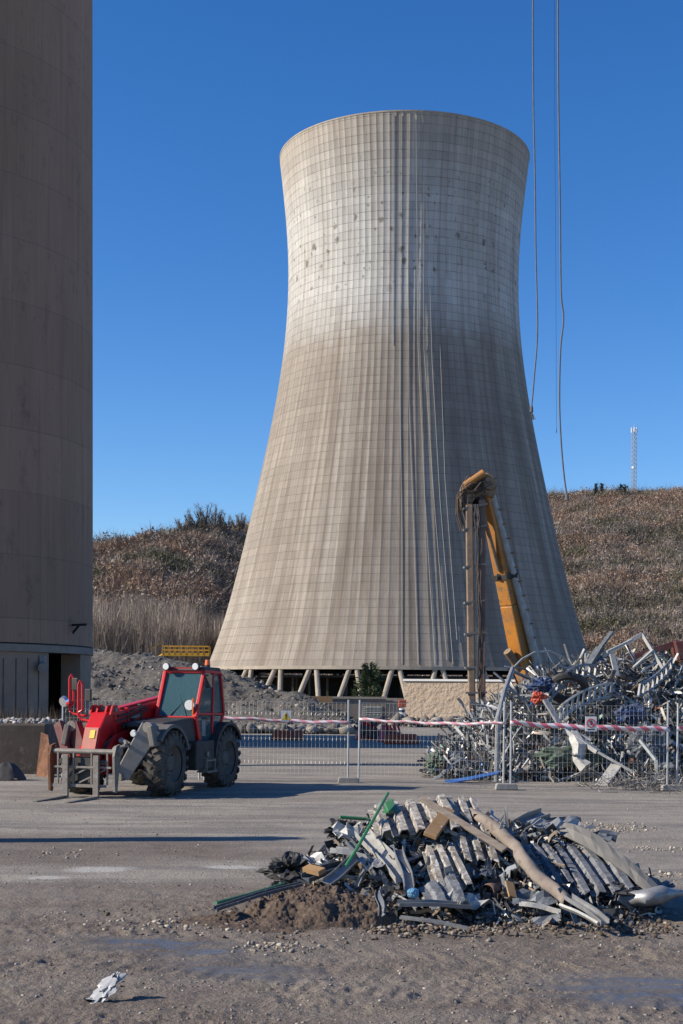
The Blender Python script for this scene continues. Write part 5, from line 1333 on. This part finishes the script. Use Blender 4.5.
dist('ochre_chip', MB().bar(W(513, 898, 13.3), W(509, 882, 13.5), .08, .02, .3), 'ochre_board', 'upright rusty ochre chip beside the reddish pipe stub', 'chip')
dist('fibre_chunk', MB().bar(W(306, 868, 13.9), W(322, 872, 13.75), .10, .05, .3), 'ochre_board', 'ochre fibre chunk on the left slope of the debris pile', 'chunk')
# green rods
for pp, r_, lb in (([W(388, 793, 14.9), W(372, 822, 14.3), W(356, 850, 13.9), W(346, 866, 13.75)], .017, 'green pipe standing diagonally on the left of the debris pile'),
                   ([W(216, 903, 13.1), W(250, 894, 13.5), W(284, 884, 13.9)], .017, 'green pipe lying on the ground at the left tip of the pile'),
                   ([W(340, 817, 14.9), W(378, 820, 15.0)], .018, 'short green pipe lying level behind the pale sheet')):
    dist('green_pipe', MB().tube(pp, r_, 8), 'green', lb, 'pipe', smooth=True)
dist('green_bracket', MB().bar(W(389, 803, 14.9), W(393, 812, 14.7), .1, .04).bar(W(391, 800, 15), W(384, 815, 14.7), .05, .03), 'green', 'crumpled green plastic bracket behind the left corrugated sheet', 'bracket')
lump(W(343, 829, 15.0), .19, .2, .10, 'black', 'black_sack', 'crumpled black sack at the back left of the debris pile', 'sack', 9, .55)
lump(W(555, 890, 13.55), .12, .12, .09, 'black', 'black_scrap', 'black crumpled plastic at the mouth of the brown tube', 'plastic', 11, .3)
lump(W(615, 891, 13.8), .26, .15, .08, 'black', 'black_membrane', 'black membrane between the corrugated sheet and the silver duct', 'membrane', 13, .55)
lump(W(290, 870, 14.5), .22, .2, .11, 'black', 'black_sheeting', 'black plastic sheeting on the far left slope of the pile', 'plastic', 14, .6)
lump(W(413, 893, 13.0), .06, .05, .055, 'blue_cyan', 'blue_container', 'pale blue plastic container low in the middle of the pile', 'container', 15, .15)
# wide white and grey channels on the left
def chan(name, a, b_, w_, h_, m, label, roll=0, cat='channel'):
    a = Vector(a); b_ = Vector(b_); d, s_, u_ = frame_of(b_-a, roll); rows_ = []
    for i in range(7):
        f = i/6; p = a.lerp(b_, f)+u_*.01*math.sin(f*5)+s_*.012*math.sin(f*7); rows_.append([p-s_*w_/2+u_*h_, p-s_*w_/2, p+s_*w_/2, p+s_*w_/2+u_*h_])
    o = MB().grid(rows_).build(name, m, solid=.008); tag(o, label, cat); return o
chan('metal_channel', W(362, 834, 14.5), W(404, 880, 13.6), .15, .07, 'galv_light', 'wide pale channel sloping down right below the left corrugated sheet', .3)
chan('metal_channel', W(348, 842, 14.35), W(380, 876, 13.7), .07, .04, 'galv_dark', 'dark narrow channel lying left of the wide pale one', .1)
chan('metal_channel', W(398, 850, 14.1), W(410, 890, 13.3), .09, .05, 'galv', 'narrow grey channel standing between the wide channel and the blue container', .0)
chan('metal_channel', W(333, 852, 14.2), W(372, 858, 14.0), .14, .05, 'galv', 'grey channel lying level on the left slope of the pile')
chan('metal_channel', W(326, 884, 13.6), W(366, 852, 14.1), .10, .04, 'galv', 'grey channel rising to the right on the left slope', .5)
chan('metal_channel', W(305, 880, 13.8), W(344, 866, 14.1), .12, .05, 'galv_dark', 'dark channel low on the left slope of the pile', .3)
chan('metal_channel', W(215, 910, 13.0), W(300, 884, 13.8), .05, .03, 'galv_dark', 'long thin dark angle lying parallel to the left green pipe', .2, 'angle')
chan('metal_channel', W(398, 905, 12.95), W(470, 906, 13.1), .08, .035, 'galv', 'grey channel lying along the front foot of the pile', .2)
chan('metal_channel', W(400, 918, 12.7), W(468, 928, 12.5), .035, .02, 'galv', 'thin grey strip lying in front of the pile', .2, 'strip')
chan('metal_channel', W(568, 898, 13.1), W(606, 923, 12.6), .09, .04, 'galv', 'grey channel running from the tube mouth towards the camera', .1)
chan('metal_channel', W(508, 832, 15.0), W(545, 814, 15.3), .14, .06, 'galv', 'grey channel pointing up on the crest right of the brown tube', .4)
chan('metal_channel', W(538, 826, 15.2), W(578, 820, 15.3), .16, .05, 'galv_dark', 'flat dark channel on the right crest of the pile', .0)
chan('metal_channel', W(520, 905, 13.0), W(560, 912, 12.85), .07, .03, 'galv_light', 'small pale channel on the ground below the brown tube')
chan('metal_channel', W(455, 848, 14.5), W(396, 866, 13.9), .07, .03, 'galv', 'narrow grey rail crossing the middle of the pile', .7, 'rail')
chan('metal_channel', W(598, 925, 12.6), W(560, 905, 12.95), .05, .02, 'galv_light', 'pale strip beside the channel below the tube mouth', .7, 'strip')
chan('metal_channel', W(380, 890, 13.25), W(383, 915, 12.9), .06, .03, 'galv_dark', 'short dark channel stuck upright in the brown soil', .7)
random.seed(61)
def crumple(c, sx, sy, yaw, m, label, tilt=.25):
    rows_ = []; c = Vector(c); rot = Matrix.Rotation(yaw, 3, 'Z') @ Matrix.Rotation(tilt, 3, 'X')
    for i in range(7):
        rows_.append([])
        for j in range(7):
            p = Vector(((i/6-.5)*sx*(1+.15*random.random()), (j/6-.5)*sy*(1+.15*random.random()), random.gauss(0, .022)+.05*math.sin(i*1.3+yaw)*math.cos(j*.9)))
            q = c+rot @ p; q.z = max(q.z, .01); rows_[-1].append(q)
    o = MB().grid(rows_).build('crumpled_sheet', m, solid=.006); tag(o, label, 'sheet'); return o
for (px_, py_, Y_, sx, sy, yw, m_, lb) in (
    (560, 826, 15.0, .55, .35, .3, 'galv', 'crumpled grey sheet on the crest left of the curved panel'),
    (590, 836, 14.9, .5, .3, -.5, 'galv_dark', 'crumpled dark sheet tucked behind the curved panel'),
    (487, 872, 13.9, .45, .3, .8, 'galv_dark', 'crumpled dark sheet in the hollow left of the brown tube'),
    (536, 898, 13.3, .4, .25, -.3, 'galv_dark', 'crumpled dark sheet on the ground right below the brown tube'),
    (380, 862, 14.0, .45, .25, 1.1, 'galv', 'crumpled grey sheet under the wide pale channels'),
    (352, 832, 14.6, .35, .3, .2, 'galv_light', 'small crumpled pale sheet beside the standing green pipe'),
    (470, 900, 13.25, .35, .22, .5, 'galv_light', 'crumpled pale sheet low in the middle front of the pile'),
    (650, 884, 14.3, .4, .25, .9, 'galv_dark', 'crumpled dark sheet right of the curved panel foot'),
    (320, 862, 14.4, .4, .25, -.7, 'galv', 'crumpled grey sheet on the left slope near the fibre chunk'),
    (446, 868, 13.9, .3, .25, .4, 'corr_pale', 'torn flap of peeling sheet between the two corrugated pieces')):
    crumple(W(px_, py_, Y_), sx, sy, yw, m_, lb)
random.seed(55)
GF = 'metal offcuts lying on the foreground debris pile'
fk = [('galv', 'strip', 'metal_offcut', 'grey metal offcut on the foreground debris pile', 12), ('galv_light', 'strip', 'metal_offcut', 'pale metal offcut on the foreground debris pile', 4),
      ('galv_dark', 'strip', 'metal_offcut', 'dark metal offcut on the foreground debris pile', 22), ('galv', 'channel', 'metal_channel', 'small grey channel piece on the foreground debris pile', 8),
      ('galv_dark', 'channel', 'metal_channel', 'small dark channel piece on the foreground debris pile', 12), ('wood', 'strip', 'wood_splinter', 'wood splinter on the foreground debris pile', 5)]
for i in range(190):
    m_, kd, nm, lb, _w = random.choices(fk, [q[4] for q in fk])[0]
    p = ps(); 
    if p.x < .45 and p.y < 14.1 and random.random() < .8: continue
    L_ = random.uniform(.15, .6); w_ = random.uniform(.03, .10) if kd == 'strip' else random.uniform(.03, .055)
    o = bent(p, L_, w_, .004, .08, 3, kd).build(nm, m_, solid=.006); tag(o, lb, 'offcut', GF)
# plastic bag in front
mb = MB(); rows_ = []; P0 = Vector(W(106, 1004, 9.85)); P0.z = gz(P0.x, P0.y)
from mathutils import noise as mnz
for i in range(22):
    f = i/21; c_ = P0+Vector((-.05+.10*f, .10*f, .02+.16*f)); r_ = .03+.05*math.sin(math.pi*min(1, f*1.06))**.7
    row = []
    for j in range(37):
        a = 2*math.pi*(j % 36)/36; rr_ = r_*(1+1.1*mnz.noise(Vector((math.cos(a)*1.7, math.sin(a)*1.7, f*3)))-.55*abs(mnz.noise(Vector((math.cos(a)*4, math.sin(a)*4, f*6)))))
        row.append(c_+Vector((rr_*math.cos(a), rr_*.9*math.sin(a), rr_*.5*math.sin(a+.6))))
    rows_.append(row)
for r__ in rows_:
    for q in r__: q.z = max(q.z, P0.z-.005)
o = mb.grid(rows_).build('plastic_bag', 'bag', smooth=True); tag(o, 'crumpled white plastic bag alone on the mud in the foreground', 'bag')
lump(P0+Vector((-.10, .01, .012)), .06, .045, .02, 'bag', 'plastic_scrap', 'small flat scrap of dirty plastic touching the white bag', 'plastic', 3, .3)

# ------------------------------------------------------------------ cables from above
def hang(pts, Y_, label, r=.03, tuft=True):
    P = [W(x, y_, Y_) for x, y_ in pts]
    top = P[0]+Vector((0, 0, 4.0)); P = [top]+P
    S_ = []
    for i in range(len(P)-1):
        a, b_ = P[i], P[i+1]; p_ = P[max(i-1, 0)]; n_ = P[min(i+2, len(P)-1)]
        for q in range(6):
            t_ = q/6; S_.append(.5*((2*a)+(-p_+b_)*t_+(2*p_-5*a+4*b_-n_)*t_*t_+(-p_+3*a-3*b_+n_)*t_**3))
    S_.append(P[-1])
    t = empty('crane_cable', P[-1], 0, label, 'cable', 'cables hanging from above on the right')
    MB().tube([q-P[-1] for q in S_], r, 6).build('rope', 'cable', t, smooth=True)
    mb = MB(); mb.cyl((0, 0, .05), (0, 0, -.12), r*2, r*2.6, 8)
    if tuft:
        for i in range(5): mb.bar((0, 0, -.1), (random.uniform(-.12, .12), random.uniform(-.1, .1), -.35), .025, .02)
    mb.build('frayed_end', 'cable', t)
hang([(533, 0), (533.5, 100), (535, 180), (536, 260), (537.5, 330), (534, 380), (531.5, 408)], 42, 'left hanging cable ending frayed beside the tower waist', .022)
hang([(558, 0), (558.5, 100), (560, 200), (561, 290), (563.5, 318), (560.5, 350), (559.5, 400), (561, 440), (564, 475), (567, 496)], 40, 'right hanging cable with a kink, ending above the hill', .024, False)
hang([(554.5, 0), (555, 150), (556, 300), (556.5, 430)], 60, 'thin faint cable just left of the kinked one', .006, False)
# unseen tapered mast, added only to cast the long shadow on the yard
t = empty('shadow_caster_mast', (-10.6, 19.3, 0), .1, 'unseen tapered grey mast added left of the yard to cast its long shadow', 'shadow caster')
MB().prism([(-.4, 0), (.4, 0), (.12, 5.6), (-.12, 5.6)], 'y', -.3, .3).build('mast', 'dusty_grey', t, bevel=.02)
MB().box((0, 0, 5.7), (.3, .35, .15)).build('caster_cap', 'dusty_grey', t)
t = empty('shadow_caster_frame', (-16, 38.3, 0), .1, 'unseen tall grey frame added outside the left edge to cast a shadow band', 'trestle')  # unseen tall caster, added for the thin shadow band beyond the fence
for x in (-.8, .8): MB().bar((x, -.9, 0), (x, .6, 11.5), .5, .5).build('leg', 'dusty_grey', t)
MB().box((0, .6, 11), (2.6, 1.2, 1.6)).build('caster_block', 'dusty_grey', t)
# ------------------------------------------------------------------ camera, sun, sky
cam = bpy.data.cameras.new('camera'); co = bpy.data.objects.new('camera', cam); COL.objects.link(co); sc.camera = co
co.location = (0, 0, EYE); co.rotation_euler = (Matrix.Rotation(R(90), 3, 'X') @ Matrix.Rotation(ROLL, 3, 'Z')).to_euler()
cam.sensor_fit = 'VERTICAL'; cam.sensor_height = 36; cam.sensor_width = 24
cam.lens = F_PX/1024*36; cam.shift_y = (HOR-512)/1024.0; cam.clip_start = .1; cam.clip_end = 6000
EL = R(30); az = Vector((-.99, -.14, 0)).normalized()
sd = Vector((az.x*math.cos(EL), az.y*math.cos(EL), math.sin(EL)))
sun = bpy.data.lights.new('sun', 'SUN'); so = bpy.data.objects.new('sun', sun); COL.objects.link(so)
sun.energy = 4.7; sun.angle = R(.53); sun.color = (1, .90, .75)
so.rotation_euler = sd.to_track_quat('Z', 'Y').to_euler(); so.location = (-30, -10, 40)
w = bpy.data.worlds.new('World'); sc.world = w; w.use_nodes = True; t = w.node_tree
bg = t.nodes['Background']; sky = t.nodes.new('ShaderNodeTexSky'); sky.sky_type = 'NISHITA'
sky.sun_disc = False; sky.sun_elevation = EL; sky.sun_rotation = math.atan2(sd.x, sd.y)
sky.altitude = 1000; sky.air_density = 1.0; sky.dust_density = .0; sky.ozone_density = 3.6
hs_ = t.nodes.new('ShaderNodeHueSaturation'); hs_.inputs['Saturation'].default_value = 1.28; hs_.inputs['Hue'].default_value = .509; hs_.inputs['Value'].default_value = 1.0
t.links.new(sky.outputs[0], hs_.inputs['Color']); t.links.new(hs_.outputs[0], bg.inputs['Color']); bg.inputs['Strength'].default_value = .105
sc.view_settings.view_transform = 'Standard'; sc.view_settings.look = 'None'; sc.view_settings.exposure = .6; sc.view_settings.gamma = 1
try: sc.view_settings.use_curve_mapping = False
except Exception: pass
sc.cycles.max_bounces = 6; sc.cycles.use_denoising = True
